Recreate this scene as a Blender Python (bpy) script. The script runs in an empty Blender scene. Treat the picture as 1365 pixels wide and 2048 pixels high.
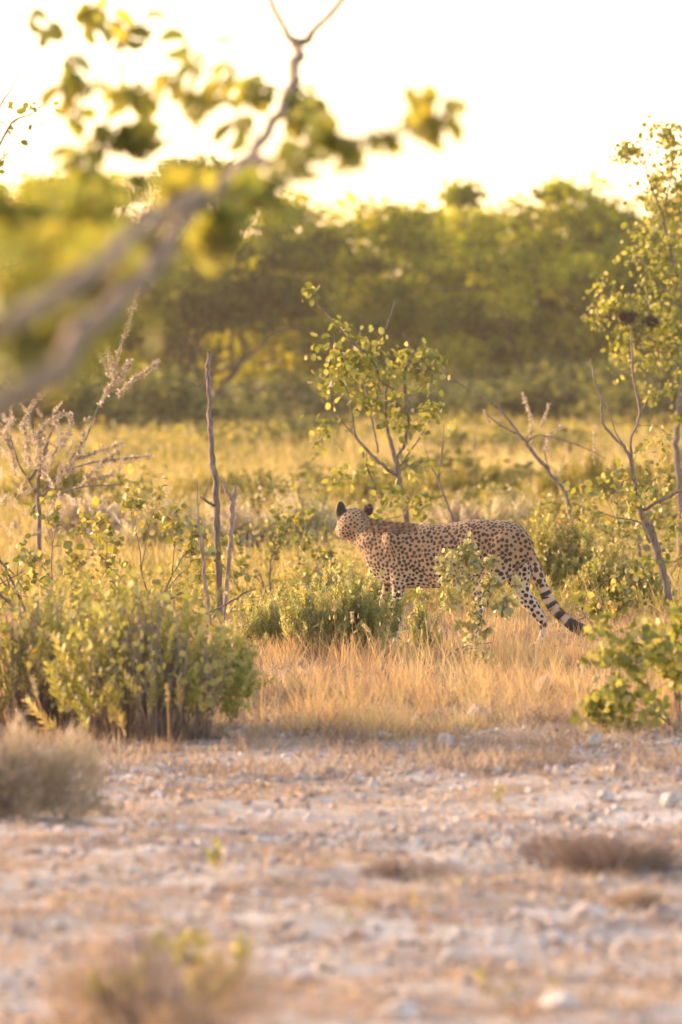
import bpy, math
import numpy as np
from mathutils import Vector, kdtree
rad = math.radians
RNG = np.random.default_rng(11)
SC = bpy.context.scene
COL = SC.collection

# ------------------------------------------------------------------ camera
D, FPX, CAMH, HORIZ = 30.0, 9750.0, 1.80, 715.0
PITCH = math.atan((1024.0 - HORIZ) / FPX)
cam_d = bpy.data.cameras.new('camera')
cam = bpy.data.objects.new('camera', cam_d)
COL.objects.link(cam)
cam.location = (0, 0, CAMH)
cam.rotation_euler = (math.pi / 2 - PITCH, 0, 0)
cam_d.sensor_fit = 'VERTICAL'
cam_d.sensor_height = 36.0
cam_d.lens = 36.0 * FPX / 2048.0
cam_d.clip_start = 0.5
cam_d.clip_end = 6000.0
cam_d.dof.use_dof = True
cam_d.dof.focus_distance = 29.8
cam_d.dof.aperture_fstop = cam_d.lens / 1000.0 / 0.062
SC.camera = cam

# ------------------------------------------------------------------ light
SUN_AZ, SUN_EL = -62.0, 14.0          # degrees, azimuth from +Y towards +X
world = bpy.data.worlds.new('World')
SC.world = world
world.use_nodes = True
wn, wl = world.node_tree.nodes, world.node_tree.links
wn.clear()
sky = wn.new('ShaderNodeTexSky')
sky.sky_type = 'NISHITA'
sky.sun_disc = False
sky.sun_elevation = rad(SUN_EL)
sky.sun_rotation = rad(SUN_AZ % 360)
sky.dust_density = 1.2
sky.air_density = 1.0
sky.ozone_density = 0.6
tint = wn.new('ShaderNodeMixRGB')
tint.blend_type = 'MULTIPLY'
tint.inputs[0].default_value = 1.0
tint.inputs[2].default_value = (1.0, 0.745, 0.67, 1)   # warm dusty evening air
bg = wn.new('ShaderNodeBackground')
bg.inputs[1].default_value = 0.15
wo = wn.new('ShaderNodeOutputWorld')
wl.new(sky.outputs[0], tint.inputs[1])
wl.new(tint.outputs[0], bg.inputs[0])
wl.new(bg.outputs[0], wo.inputs[0])

sun_d = bpy.data.lights.new('sun', 'SUN')
sun_d.energy = 1.7
sun_d.angle = rad(12.0)
sun_d.color = (1.0, 0.67, 0.39)
sun = bpy.data.objects.new('sun', sun_d)
COL.objects.link(sun)
sv = Vector((math.sin(rad(SUN_AZ)) * math.cos(rad(SUN_EL)), math.cos(rad(SUN_AZ)) * math.cos(rad(SUN_EL)), math.sin(rad(SUN_EL))))
sun.rotation_euler = sv.to_track_quat('Z', 'Y').to_euler()
sun.location = (-30, 20, 20)

SC.view_settings.view_transform = 'Standard'
SC.view_settings.look = 'None'
SC.view_settings.gamma = 1.0
SC.view_settings.use_curve_mapping = False
SC.view_settings.exposure = 2.28
SC.cycles.max_bounces = 7
SC.cycles.diffuse_bounces = 4
SC.cycles.transmission_bounces = 5
SC.cycles.transparent_max_bounces = 4
SC.cycles.use_denoising = True
SC.cycles.volume_bounces = 0

# ------------------------------------------------------------------ helpers
CP, SP = math.cos(PITCH), math.sin(PITCH)
def W(px, py, d):
    """world point seen at photo pixel (px, py) at distance d along Y"""
    u = (px - 682.5) / FPX
    v = (1024.0 - py) / FPX
    dy = CP + v * SP
    dz = -SP + v * CP
    k = d / dy
    return np.array((u * k, d, CAMH + dz * k))

def hgt(x, y):
    """gentle relief of the ground"""
    x = np.asarray(x, float); y = np.asarray(y, float)
    return (0.022 * np.sin(x * 1.3 + y * 0.55) + 0.016 * np.sin(x * 0.7 - y * 1.1 + 2.0) + 0.010 * np.sin(x * 3.1 + y * 2.3 + 1.0)
            + 0.006 * np.sin(x * 7.0 - y * 5.1))

def ground_at(px, py):
    """ground point seen at photo pixel"""
    v = (1024.0 - py) / FPX
    slope = (-SP + v * CP) / (CP + v * SP)
    d = CAMH / -slope
    p = W(px, py, d)
    p[2] = float(hgt(p[0], p[1]))
    return p

def px_x(px, d):
    return W(px, 1024, d)[0]

def norm(a):
    a = np.asarray(a, float)
    return a / np.maximum(np.linalg.norm(a, axis=-1, keepdims=True), 1e-9)

def mesh_np(name, verts, faces_flat, sizes, attrs=None, smooth=False):
    me = bpy.data.meshes.new(name)
    verts = np.ascontiguousarray(verts, np.float32)
    faces_flat = np.ascontiguousarray(faces_flat, np.int32)
    sizes = np.ascontiguousarray(sizes, np.int32)
    me.vertices.add(len(verts)); me.vertices.foreach_set('co', verts.ravel())
    me.loops.add(len(faces_flat)); me.loops.foreach_set('vertex_index', faces_flat)
    me.polygons.add(len(sizes))
    st = np.zeros(len(sizes), np.int32); st[1:] = np.cumsum(sizes)[:-1]
    me.polygons.foreach_set('loop_start', st)
    if smooth:
        me.polygons.foreach_set('use_smooth', np.ones(len(sizes), bool))
    for k, a in (attrs or {}).items():
        at = me.attributes.new(k, 'FLOAT', 'POINT')
        at.data.foreach_set('value', np.ascontiguousarray(a, np.float32))
    me.update(calc_edges=True)
    me.validate()
    return me

class Geo:
    """collects templates and tubes, builds ONE mesh"""
    def __init__(s):
        s.v = []; s.f = []; s.n = []; s.r = []; s.k = 0
    def raw(s, V, F, Z, R):
        s.v.append(np.asarray(V, float)); s.f.append(np.asarray(F, int) + s.k); s.n.append(np.asarray(Z, int)); s.r.append(np.asarray(R, float))
        s.k += len(V)
    def scatter(s, tpl, P, A, S, rnd=None, nrm=None, rng=RNG):
        """tpl=(verts, faces); P (N,3); A (N,3) the long axis; S (N,) or (N,3)"""
        V, F = tpl
        V = np.asarray(V, float)
        N = len(P)
        if N == 0: return
        A = norm(A)
        q = rng.normal(size=(N, 3)) if nrm is None else np.asarray(nrm, float)
        X = norm(np.cross(A, q)); Z = np.cross(X, A)
        S = np.asarray(S, float)
        if S.ndim == 1: S = np.repeat(S[:, None], 3, 1)
        L = V[None] * S[:, None, :]
        co = L[..., 0:1] * X[:, None] + L[..., 1:2] * A[:, None] + L[..., 2:3] * Z[:, None] + np.asarray(P)[:, None]
        k = len(V)
        flat = np.concatenate([np.asarray(f, int) for f in F]); sz = np.array([len(f) for f in F])
        ff = (flat[None] + (np.arange(N) * k)[:, None]).ravel()
        if rnd is None: rnd = rng.random(N)
        s.raw(co.reshape(-1, 3), ff, np.tile(sz, N), np.repeat(rnd, k))
    def tube(s, pts, r0, r1, sides=5, rnd=0.5, wob=0.0, rng=RNG):
        pts = np.asarray(pts, float)
        n = len(pts)
        rr = np.asarray(r0, float) if np.ndim(r0) else np.linspace(r0, r1, n)
        T = norm(np.gradient(pts, axis=0))
        ref = np.array((0.31, 0.2, 0.93)) if abs(T[:, 2]).mean() < 0.8 else np.array((1.0, 0.2, 0.1))
        X = norm(np.cross(T, ref)); Y = np.cross(T, X)
        a = np.arange(sides) / sides * 2 * math.pi
        R = rr[:, None] * (1 + wob * rng.normal(size=(n, sides)))
        co = pts[:, None] + R[..., None] * (np.cos(a)[None, :, None] * X[:, None] + np.sin(a)[None, :, None] * Y[:, None])
        co = co.reshape(-1, 3)
        F = []
        for i in range(n - 1):
            for j in range(sides):
                j2 = (j + 1) % sides
                F += [i * sides + j, i * sides + j2, (i + 1) * sides + j2, (i + 1) * sides + j]
        Z = [4] * ((n - 1) * sides)
        F += list(range(sides))[::-1]; F += [(n - 1) * sides + j for j in range(sides)]; Z += [sides, sides]
        s.raw(co, F, Z, np.full(len(co), rnd))
    def mesh(s, name, smooth=False, origin=None):
        V = np.concatenate(s.v)
        if origin is not None: V = V - np.asarray(origin)[None]
        return mesh_np(name, V, np.concatenate(s.f), np.concatenate(s.n), {'rnd': np.concatenate(s.r)}, smooth)

def link(name, me, mat, parent=None, loc=None, kind=None, label=None):
    o = bpy.data.objects.new(name, me)
    COL.objects.link(o)
    if me is not None and mat is not None and len(me.materials) == 0: me.materials.append(mat)
    if parent is not None: o.parent = parent
    if loc is not None: o.location = tuple(float(c) for c in loc)
    if kind: o['kind'] = kind
    if label: o['label'] = label
    return o

def thing(name, label, cat, loc, group=None):
    o = bpy.data.objects.new(name, None)
    o.empty_display_size = 0.2
    COL.objects.link(o)
    o.location = tuple(float(c) for c in loc)
    o['label'] = label; o['category'] = cat
    if group: o['group'] = group
    return o

def tag(o, label, cat, group=None):
    o['label'] = label; o['category'] = cat
    if group: o['group'] = group
    return o

def smooth_path(pts, per=5):
    """Catmull-Rom through the points, all columns interpolated"""
    P = np.asarray(pts, float)
    Q = np.vstack([2 * P[0] - P[1], P, 2 * P[-1] - P[-2]])
    out = []
    for i in range(1, len(Q) - 2):
        for t in np.arange(per) / per:
            a, b, c, d = Q[i - 1], Q[i], Q[i + 1], Q[i + 2]
            out.append(0.5 * ((2 * b) + (-a + c) * t + (2 * a - 5 * b + 4 * c - d) * t * t + (-a + 3 * b - 3 * c + d) * t ** 3))
    out.append(P[-1])
    return np.array(out)

# ------------------------------------------------------------------ materials
def nodes(name):
    m = bpy.data.materials.new(name); m.use_nodes = True
    t = m.node_tree; t.nodes.clear()
    return m, t.nodes, t.links

def ramp(n, stops, interp='LINEAR'):
    r = n.new('ShaderNodeValToRGB'); r.color_ramp.interpolation = interp
    e = r.color_ramp.elements
    while len(e) < len(stops): e.new(0.5)
    for el, (p, c) in zip(e, stops):
        el.position = p; el.color = (*c, 1)
    return r

def leaf_mat(name, stops, transl=0.42, patch=0.35, gloss=0.06, scale=1.2, objrand=False, bright=1.0):
    """thin leaf: diffuse + light through the blade; hue varies leaf by leaf and slowly over the plant"""
    m, n, l = nodes(name)
    if objrand:
        src = n.new('ShaderNodeObjectInfo').outputs['Random']
    else:
        a = n.new('ShaderNodeAttribute'); a.attribute_name = 'rnd'; src = a.outputs['Fac']
    g = n.new('ShaderNodeNewGeometry')
    no = n.new('ShaderNodeTexNoise'); no.inputs['Scale'].default_value = scale; no.inputs['Detail'].default_value = 2
    l.new(g.outputs['Position'], no.inputs['Vector'])
    mx = n.new('ShaderNodeMath'); mx.operation = 'MULTIPLY_ADD'; mx.inputs[1].default_value = patch * 2; mx.inputs[2].default_value = -patch
    l.new(no.outputs['Fac'], mx.inputs[0])
    ad = n.new('ShaderNodeMath'); ad.operation = 'ADD'; ad.use_clamp = True
    l.new(src, ad.inputs[0]); l.new(mx.outputs[0], ad.inputs[1])
    r = ramp(n, stops); l.new(ad.outputs[0], r.inputs[0])
    d = n.new('ShaderNodeBsdfDiffuse'); l.new(r.outputs[0], d.inputs[0])
    t = n.new('ShaderNodeBsdfTranslucent')
    hs = n.new('ShaderNodeHueSaturation'); hs.inputs['Saturation'].default_value = 1.12; hs.inputs['Value'].default_value = 1.5 * bright
    l.new(r.outputs[0], hs.inputs['Color']); l.new(hs.outputs[0], t.inputs[0])
    mi = n.new('ShaderNodeMixShader'); mi.inputs[0].default_value = transl
    l.new(d.outputs[0], mi.inputs[1]); l.new(t.outputs[0], mi.inputs[2])
    gl = n.new('ShaderNodeBsdfGlossy'); gl.inputs['Roughness'].default_value = 0.45; gl.inputs[0].default_value = (0.9, 0.9, 0.85, 1)
    m2 = n.new('ShaderNodeMixShader'); m2.inputs[0].default_value = gloss
    l.new(mi.outputs[0], m2.inputs[1]); l.new(gl.outputs[0], m2.inputs[2])
    o = n.new('ShaderNodeOutputMaterial'); l.new(m2.outputs[0], o.inputs[0])
    return m

def bark_mat(name, c1, c2, scale=30.0, bump=0.6):
    m, n, l = nodes(name)
    tc = n.new('ShaderNodeTexCoord')
    mp = n.new('ShaderNodeMapping'); mp.inputs['Scale'].default_value = (1, 1, 0.22)
    l.new(tc.outputs['Object'], mp.inputs[0])
    no = n.new('ShaderNodeTexNoise'); no.inputs['Scale'].default_value = scale; no.inputs['Detail'].default_value = 5; no.inputs['Roughness'].default_value = 0.7
    l.new(mp.outputs[0], no.inputs['Vector'])
    r = ramp(n, [(0.35, c1), (0.65, c2)]); l.new(no.outputs['Fac'], r.inputs[0])
    b = n.new('ShaderNodeBump'); b.inputs['Strength'].default_value = bump; b.inputs['Distance'].default_value = 0.01
    l.new(no.outputs['Fac'], b.inputs['Height'])
    p = n.new('ShaderNodeBsdfPrincipled'); p.inputs['Roughness'].default_value = 0.9
    l.new(r.outputs[0], p.inputs['Base Color']); l.new(b.outputs[0], p.inputs['Normal'])
    o = n.new('ShaderNodeOutputMaterial'); l.new(p.outputs[0], o.inputs[0])
    return m

G = lambda *c: c
M = {}
M['mopane'] = leaf_mat('mopane_leaf', [(0, G(0.13, 0.15, 0.035)), (0.4, G(0.2, 0.21, 0.045)), (0.75, G(0.27, 0.255, 0.05)), (1, G(0.33, 0.28, 0.06))], 0.6, 0.2, 0.03, 2.0, True, 1.0)
M['round'] = leaf_mat('round_leaf', [(0.0, G(0.098, 0.124, 0.025)), (0.4, G(0.207, 0.227, 0.038)), (0.75, G(0.378, 0.340, 0.068)), (1.0, G(0.634, 0.443, 0.119))], 0.45, 0.25, 0.07, 3.0, True)
M['roundm'] = leaf_mat('round_leaf_mass', [(0, G(0.11, 0.12, 0.03)), (0.4, G(0.21, 0.21, 0.05)), (0.75, G(0.35, 0.31, 0.08)), (1, G(0.48, 0.36, 0.12))], 0.42, 0.25, 0.06, 3.0)
M['sapling'] = leaf_mat('sapling_leaf', [(0, G(0.12, 0.14, 0.03)), (0.4, G(0.22, 0.235, 0.045)), (0.8, G(0.35, 0.335, 0.085)), (1, G(0.46, 0.39, 0.15))], 0.45, 0.2, 0.03, 3.0, True)
M['herb'] = leaf_mat('herb_leaf', [(0, G(0.14, 0.145, 0.04)), (0.4, G(0.26, 0.26, 0.065)), (0.75, G(0.38, 0.355, 0.11)), (1, G(0.5, 0.4, 0.16))], 0.48, 0.22, 0.04, 3.5)
M['pale'] = leaf_mat('pale_leaf', [(0.0, G(.16, .18, .07)), (0.5, G(.30, .30, .12)), (1.0, G(.50, .43, .21))], 0.42, 0.2, 0.05, 5.0, True)
M['saplingm'] = leaf_mat('sapling_leaf_mass', [(0, G(0.12, 0.14, 0.03)), (0.4, G(0.22, 0.235, 0.045)), (0.8, G(0.35, 0.335, 0.085)), (1, G(0.46, 0.39, 0.15))], 0.45, 0.2, 0.03, 3.0)
M['mopanem'] = leaf_mat('mopane_leaf_mass', [(0, G(0.13, 0.15, 0.035)), (0.4, G(0.2, 0.21, 0.045)), (0.75, G(0.27, 0.255, 0.05)), (1, G(0.33, 0.28, 0.06))], 0.6, 0.2, 0.03, 2.0, False, 1.0)
M['palem'] = leaf_mat('pale_leaf_mass', [(0.0, G(.16, .18, .07)), (0.5, G(.30, .30, .12)), (1.0, G(.50, .43, .21))], 0.42, 0.2, 0.05, 5.0)
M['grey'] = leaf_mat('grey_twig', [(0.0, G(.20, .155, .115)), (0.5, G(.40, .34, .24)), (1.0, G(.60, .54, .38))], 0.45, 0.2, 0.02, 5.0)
M['pale_grey'] = leaf_mat('pale_herb_leaf', [(0.0, G(.22, .20, .10)), (0.5, G(.38, .35, .19)), (1.0, G(.58, .52, .34))], 0.45, 0.2, 0.02, 5.0)
M['twigd'] = leaf_mat('dark_twig', [(0.0, G(.12, .085, .07)), (0.5, G(.22, .165, .13)), (1.0, G(.38, .30, .22))], 0.2, 0.2, 0.02, 5.0)
M['orange'] = leaf_mat('orange_leaf', [(0.0, G(.45, .22, .05)), (0.6, G(.60, .27, .04)), (1.0, G(.62, .40, .06))], 0.4, 0.1, 0.04, 4.0)
M['fresh'] = leaf_mat('fresh_herb_leaf', [(0.0, G(.15, .17, .05)), (0.5, G(.30, .31, .10)), (1.0, G(.50, .45, .19))], 0.5, 0.15, 0.04, 4.0)
M['spike'] = leaf_mat('flower_spike', [(0, G(0.26, 0.21, 0.15)), (0.5, G(0.44, 0.38, 0.28)), (1, G(0.62, 0.55, 0.44))], 0.35, 0.2, 0.02, 5.0)
M['straw'] = leaf_mat('dry_grass', [(0, G(0.18, 0.125, 0.075)), (0.3, G(0.38, 0.255, 0.13)), (0.6, G(0.55, 0.39, 0.19)), (0.85, G(0.38, 0.34, 0.15)), (1, G(0.64, 0.56, 0.36))], 0.40, 0.32, 0.03, 1.6)
M['rust'] = leaf_mat('rust_grass', [(0, G(0.2, 0.15, 0.105)), (0.5, G(0.36, 0.275, 0.19)), (1, G(0.52, 0.44, 0.32))], 0.38, 0.2, 0.02, 3.0)
M['meadow'] = leaf_mat('meadow_grass', [(0, G(0.17, 0.155, 0.05)), (0.35, G(0.31, 0.255, 0.085)), (0.7, G(0.48, 0.38, 0.16)), (1, G(0.66, 0.55, 0.30))], 0.42, 0.5, 0.03, 0.11)
M['meadowg'] = leaf_mat('meadow_herb', [(0, G(0.13, 0.13, 0.03)), (0.45, G(0.23, 0.215, 0.045)), (0.8, G(0.33, 0.28, 0.065)), (1, G(0.42, 0.33, 0.09))], 0.40, 0.3, 0.03, 0.2)
M['farleaf'] = leaf_mat('far_leaf', [(0, G(0.084, 0.108, 0.016)), (0.45, G(0.202, 0.234, 0.027)), (0.8, G(0.370, 0.360, 0.041)), (1, G(0.504, 0.432, 0.054))], 0.5, 0.25, 0.0, 0.35)
M['farshade'] = leaf_mat('far_shade_leaf', [(0, G(0.056, 0.074, 0.014)), (0.5, G(0.123, 0.144, 0.023)), (1, G(0.235, 0.240, 0.036))], 0.42, 0.25, 0.0, 0.35)  # shade in the far woodland put into a darker leaf colour
M['faryellow'] = leaf_mat('far_yellow_leaf', [(0, G(0.134, 0.156, 0.018)), (0.5, G(0.314, 0.324, 0.036)), (1, G(0.560, 0.504, 0.063))], 0.5, 0.25, 0.0, 0.35)
M['farshrub'] = leaf_mat('far_shrub_leaf', [(0, G(0.06, 0.075, 0.025)), (0.5, G(0.12, 0.135, 0.045)), (1, G(0.19, 0.185, 0.06))], 0.4, 0.2, 0.0, 0.4)
M['bark'] = bark_mat('grey_bark', G(.08, .065, .055), G(.25, .205, .175), 55, .9)
M['brownbark'] = bark_mat('brown_bark', G(.11, .08, .05), G(.27, .205, .135), 40)
M['deadbark'] = bark_mat('dead_wood', G(.16, .12, .10), G(.38, .30, .25), 45, 0.9)
M['farbark'] = bark_mat('far_bark', G(.05, .04, .03), G(.11, .085, .065), 8)
M['nest'] = bark_mat('nest_twigs', G(.05, .035, .025), G(.13, .09, .06), 80)

# ------------------------------------------------------------------ leaf and blade templates
T_ROUND = ([(0, 0, 0), (.30, .22, .07), (.40, .55, .10), (.24, .88, .04), (0, 1.0, -.04), (-.24, .88, .04), (-.40, .55, .10), (-.30, .22, .07), (0, .5, 0)],
           [(0, 1, 8), (1, 2, 8), (2, 3, 8), (3, 4, 8), (4, 5, 8), (5, 6, 8), (6, 7, 8), (7, 0, 8)])
T_PAIR = ([(0, 0, 0), (.10, .45, .10), (.16, .98, .02), (.42, .86, .12), (.58, .50, .16), (.40, .12, .10),
           (-.10, .45, .10), (-.16, .98, .02), (-.42, .86, .12), (-.58, .50, .16), (-.40, .12, .10)],
          [(0, 5, 1), (5, 4, 1), (4, 3, 1), (3, 2, 1), (0, 6, 10), (10, 6, 9), (9, 6, 8), (8, 6, 7)])
T_LANCE = ([(0, 0, 0), (.13, .35, .03), (0, 1, -.02), (-.13, .35, .03)], [(0, 1, 2, 3)])
T_OVAL = ([(0, 0, 0), (.28, .3, .05), (.26, .7, .04), (0, 1, 0), (-.26, .7, .04), (-.28, .3, .05)], [(0, 1, 2, 3), (0, 3, 4, 5)])
T_BLADE = ([(-.5, 0, 0), (.5, 0, 0), (-.42, .45, .05), (.42, .45, .05), (0, 1, .24)], [(0, 1, 3, 2), (2, 3, 4)])
T_SLIVER = ([(-.5, 0, 0), (.5, 0, 0), (0, 1, 0)], [(0, 1, 2)])

def sprig_template(n=26, leafl=0.20, splay=0.55, seed=1):
    """upright stem clothed in small leaves, unit height along +Y"""
    r = np.random.default_rng(seed)
    V = [(-.012, 0, 0), (.012, 0, 0), (0, 1, 0)]; F = [(0, 1, 2)]
    for i in range(n):
        t = 0.15 + 0.85 * i / n
        a = i * 2.4 + r.random()
        d = np.array((math.cos(a) * splay, 1.0, math.sin(a) * splay)); d /= np.linalg.norm(d)
        s = leafl * (1.1 - 0.55 * t) * (0.7 + 0.6 * r.random())
        side = np.cross(d, (math.sin(a), 0, -math.cos(a))); side = norm(np.cross(d, norm(side)))
        b = np.array((0, t * 0.95, 0)); k = len(V)
        V += [tuple(b), tuple(b + d * s * .5 + side * s * .20), tuple(b + d * s), tuple(b + d * s * .5 - side * s * .20)]
        F.append((k, k + 1, k + 2, k + 3))
    return V, F
T_SPRIG = [sprig_template(28, .26, .95, i) for i in range(3)]
T_SPIKE = [sprig_template(34, .13, 1.3, 10 + i) for i in range(2)]

def blades(geo, x, y, h, w, lean=0.35, tpl=T_BLADE, rnd=None, center=None, rng=RNG, z=None):
    N = len(x)
    z0 = hgt(x, y) - 0.004 if z is None else z
    P = np.stack([x, y, z0], 1)
    a = rng.random(N) * 2 * math.pi
    ln = np.abs(rng.normal(0, lean, N))
    A = np.stack([np.cos(a) * ln, np.sin(a) * ln, np.ones(N)], 1)
    if center is not None:
        dd = np.stack([x - center[0], y - center[1]], 1)
        A[:, :2] += dd * center[2]
    S = np.stack([np.broadcast_to(w, N), h, h], 1)
    geo.scatter(tpl, P, A, S, rnd, rng=rng)

# ------------------------------------------------------------------ the ground
def ground_material():
    m, n, l = nodes('stony_ground')
    g = n.new('ShaderNodeNewGeometry')
    sep = n.new('ShaderNodeSeparateXYZ'); l.new(g.outputs['Position'], sep.inputs[0])
    def noise(sc, det=4, stretch=None, rough=0.6):
        t = n.new('ShaderNodeTexNoise'); t.inputs['Scale'].default_value = sc; t.inputs['Detail'].default_value = det; t.inputs['Roughness'].default_value = rough
        if stretch:
            mp = n.new('ShaderNodeMapping'); mp.inputs['Scale'].default_value = stretch
            l.new(g.outputs['Position'], mp.inputs[0]); l.new(mp.outputs[0], t.inputs['Vector'])
        else:
            l.new(g.outputs['Position'], t.inputs['Vector'])
        return t.outputs['Fac']
    pale = ramp(n, [(0.32, G(.17, .15, .125)), (0.42, G(.30, .275, .245)), (0.50, G(.44, .425, .39)), (0.62, G(.56, .55, .52))])
    l.new(noise(3.2, 6, (0.8, 0.45, 1), 0.7), pale.inputs[0])
    lit = ramp(n, [(0.0, G(.22, .155, .115)), (1.0, G(.40, .29, .21))]); l.new(noise(40, 3), lit.inputs[0])
    mask = ramp(n, [(0.47, G(0, 0, 0)), (0.58, G(1, 1, 1))]); l.new(noise(1.7, 7, (0.7, 0.9, 1), 0.75), mask.inputs[0])
    m1 = n.new('ShaderNodeMixRGB'); l.new(mask.outputs[0], m1.inputs[0]); l.new(pale.outputs[0], m1.inputs[1]); l.new(lit.outputs[0], m1.inputs[2])
    far = ramp(n, [(0.3, G(.26, .17, .09)), (0.7, G(.42, .29, .17))]); l.new(noise(1.2, 5), far.inputs[0])
    yy = n.new('ShaderNodeMath'); yy.operation = 'MULTIPLY_ADD'; yy.use_clamp = True; yy.inputs[1].default_value = 0.35; yy.inputs[2].default_value = -7.6
    l.new(sep.outputs['Y'], yy.inputs[0])
    m2 = n.new('ShaderNodeMixRGB'); l.new(yy.outputs[0], m2.inputs[0]); l.new(m1.outputs[0], m2.inputs[1]); l.new(far.outputs[0], m2.inputs[2])
    b = n.new('ShaderNodeBump'); b.inputs['Strength'].default_value = 0.9; b.inputs['Distance'].default_value = 0.03
    l.new(noise(18, 6, None, 0.75), b.inputs['Height'])
    p = n.new('ShaderNodeBsdfPrincipled'); p.inputs['Roughness'].default_value = 0.95
    l.new(m2.outputs[0], p.inputs['Base Color']); l.new(b.outputs[0], p.inputs['Normal'])
    o = n.new('ShaderNodeOutputMaterial'); l.new(p.outputs[0], o.inputs[0])
    return m

def build_ground():
    xs = np.concatenate([[-500, -300, -120, -60, -25, -12, -7], np.linspace(-5, 5, 170), [7, 12, 25, 60, 120, 300, 500]])
    ys = np.concatenate([[-60, -20, 0, 6], np.linspace(9, 34, 330), np.linspace(34.4, 60, 60), np.linspace(64, 200, 20), [300, 450, 700]])
    X, Y = np.meshgrid(xs, ys)
    near = np.clip((60 - np.abs(Y - 25)) / 20, 0, 1) * np.clip((9 - np.abs(X)) / 3, 0, 1)
    r = np.random.default_rng(3)
    Z = hgt(X, Y) * 1.0
    Z = Z * np.clip((400 - Y) / 200, 0, 1)
    Z = Z + near * r.normal(0, 0.0035, X.shape)
    V = np.stack([X.ravel(), Y.ravel(), Z.ravel()], 1)
    nx, ny = len(xs), len(ys)
    i = (np.arange(ny - 1)[:, None] * nx + np.arange(nx - 1)[None]).ravel()
    F = np.stack([i, i + 1, i + nx + 1, i + nx], 1).ravel()
    me = mesh_np('ground', V, F, np.full(len(i), 4), smooth=True)
    link('ground', me, ground_material(), kind='structure')
build_ground()

def build_haze():
    import bmesh
    me = bpy.data.meshes.new('haze'); bm = bmesh.new(); bmesh.ops.create_cube(bm, size=1.0)
    for v in bm.verts:
        v.co = (v.co.x * 1010, (v.co.y + .5) * 772 - 65, (v.co.z + .5) * 11.5 - 1.5)
    bm.to_mesh(me); bm.free()
    m, n, l = nodes('warm_dusty_air')
    p = n.new('ShaderNodeVolumePrincipled'); p.inputs['Density'].default_value = HAZE; p.inputs['Color'].default_value = (1.0, .90, .78, 1)
    p.inputs['Anisotropy'].default_value = .3
    o = n.new('ShaderNodeOutputMaterial'); l.new(p.outputs[0], o.inputs['Volume'])
    link('haze', me, m, kind='stuff')
HAZE = 0.0004
build_haze()

# ------------------------------------------------------------------ grass
def rand_in_view(n, d0, d1, spill=1.15, rng=RNG, bias=1.0):
    t = rng.random(n) ** bias
    y = d0 + (d1 - d0) * t
    x = (rng.random(n) * 2 - 1) * (0.07 * y * spill + 0.3)
    return x, y

def tufts(geo, n_tuft, per, d0, d1, h, w, spread, lean, rng, keep=None, spill=1.15, out=2.0, tpl=T_BLADE):
    x, y = rand_in_view(n_tuft, d0, d1, spill, rng)
    if keep is not None:
        k = keep(x, y); x, y = x[k], y[k]
    n = len(x)
    hh = h * (0.55 + 0.7 * rng.random(n))
    X = np.repeat(x, per); Y = np.repeat(y, per); H = np.repeat(hh, per) * (0.45 + 0.6 * rng.random(n * per))
    dx = rng.normal(0, spread, n * per); dy = rng.normal(0, spread, n * per)
    tone = np.clip(np.repeat(rng.random(n), per) * 0.6 + rng.random(n * per) * 0.4, 0, 1)
    P = np.stack([X + dx, Y + dy, hgt(X + dx, Y + dy) - 0.004], 1)
    A = np.stack([dx * out / max(spread, 1e-3) * 0.16 + rng.normal(0, lean, len(X)), dy * out / max(spread, 1e-3) * 0.16 + rng.normal(0, lean, len(X)), np.ones(len(X))], 1)
    S = np.stack([np.full(len(X), w) * (0.7 + 0.6 * rng.random(len(X))), H, H], 1)
    geo.scatter(tpl, P, A, S, tone, rng=rng)

def nz(x, y, s, seed=0.0):
    """cheap smooth noise in -1..1"""
    return (np.sin(x * s * 1.7 + seed) * np.cos(y * s * 1.1 + seed * 2.1) + np.sin(x * s * 0.6 - y * s * 0.9 + seed * 3.7) * 0.8
            + np.sin(x * s * 3.3 + y * s * 2.6 + seed * 1.3) * 0.4) / 2.0

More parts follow.
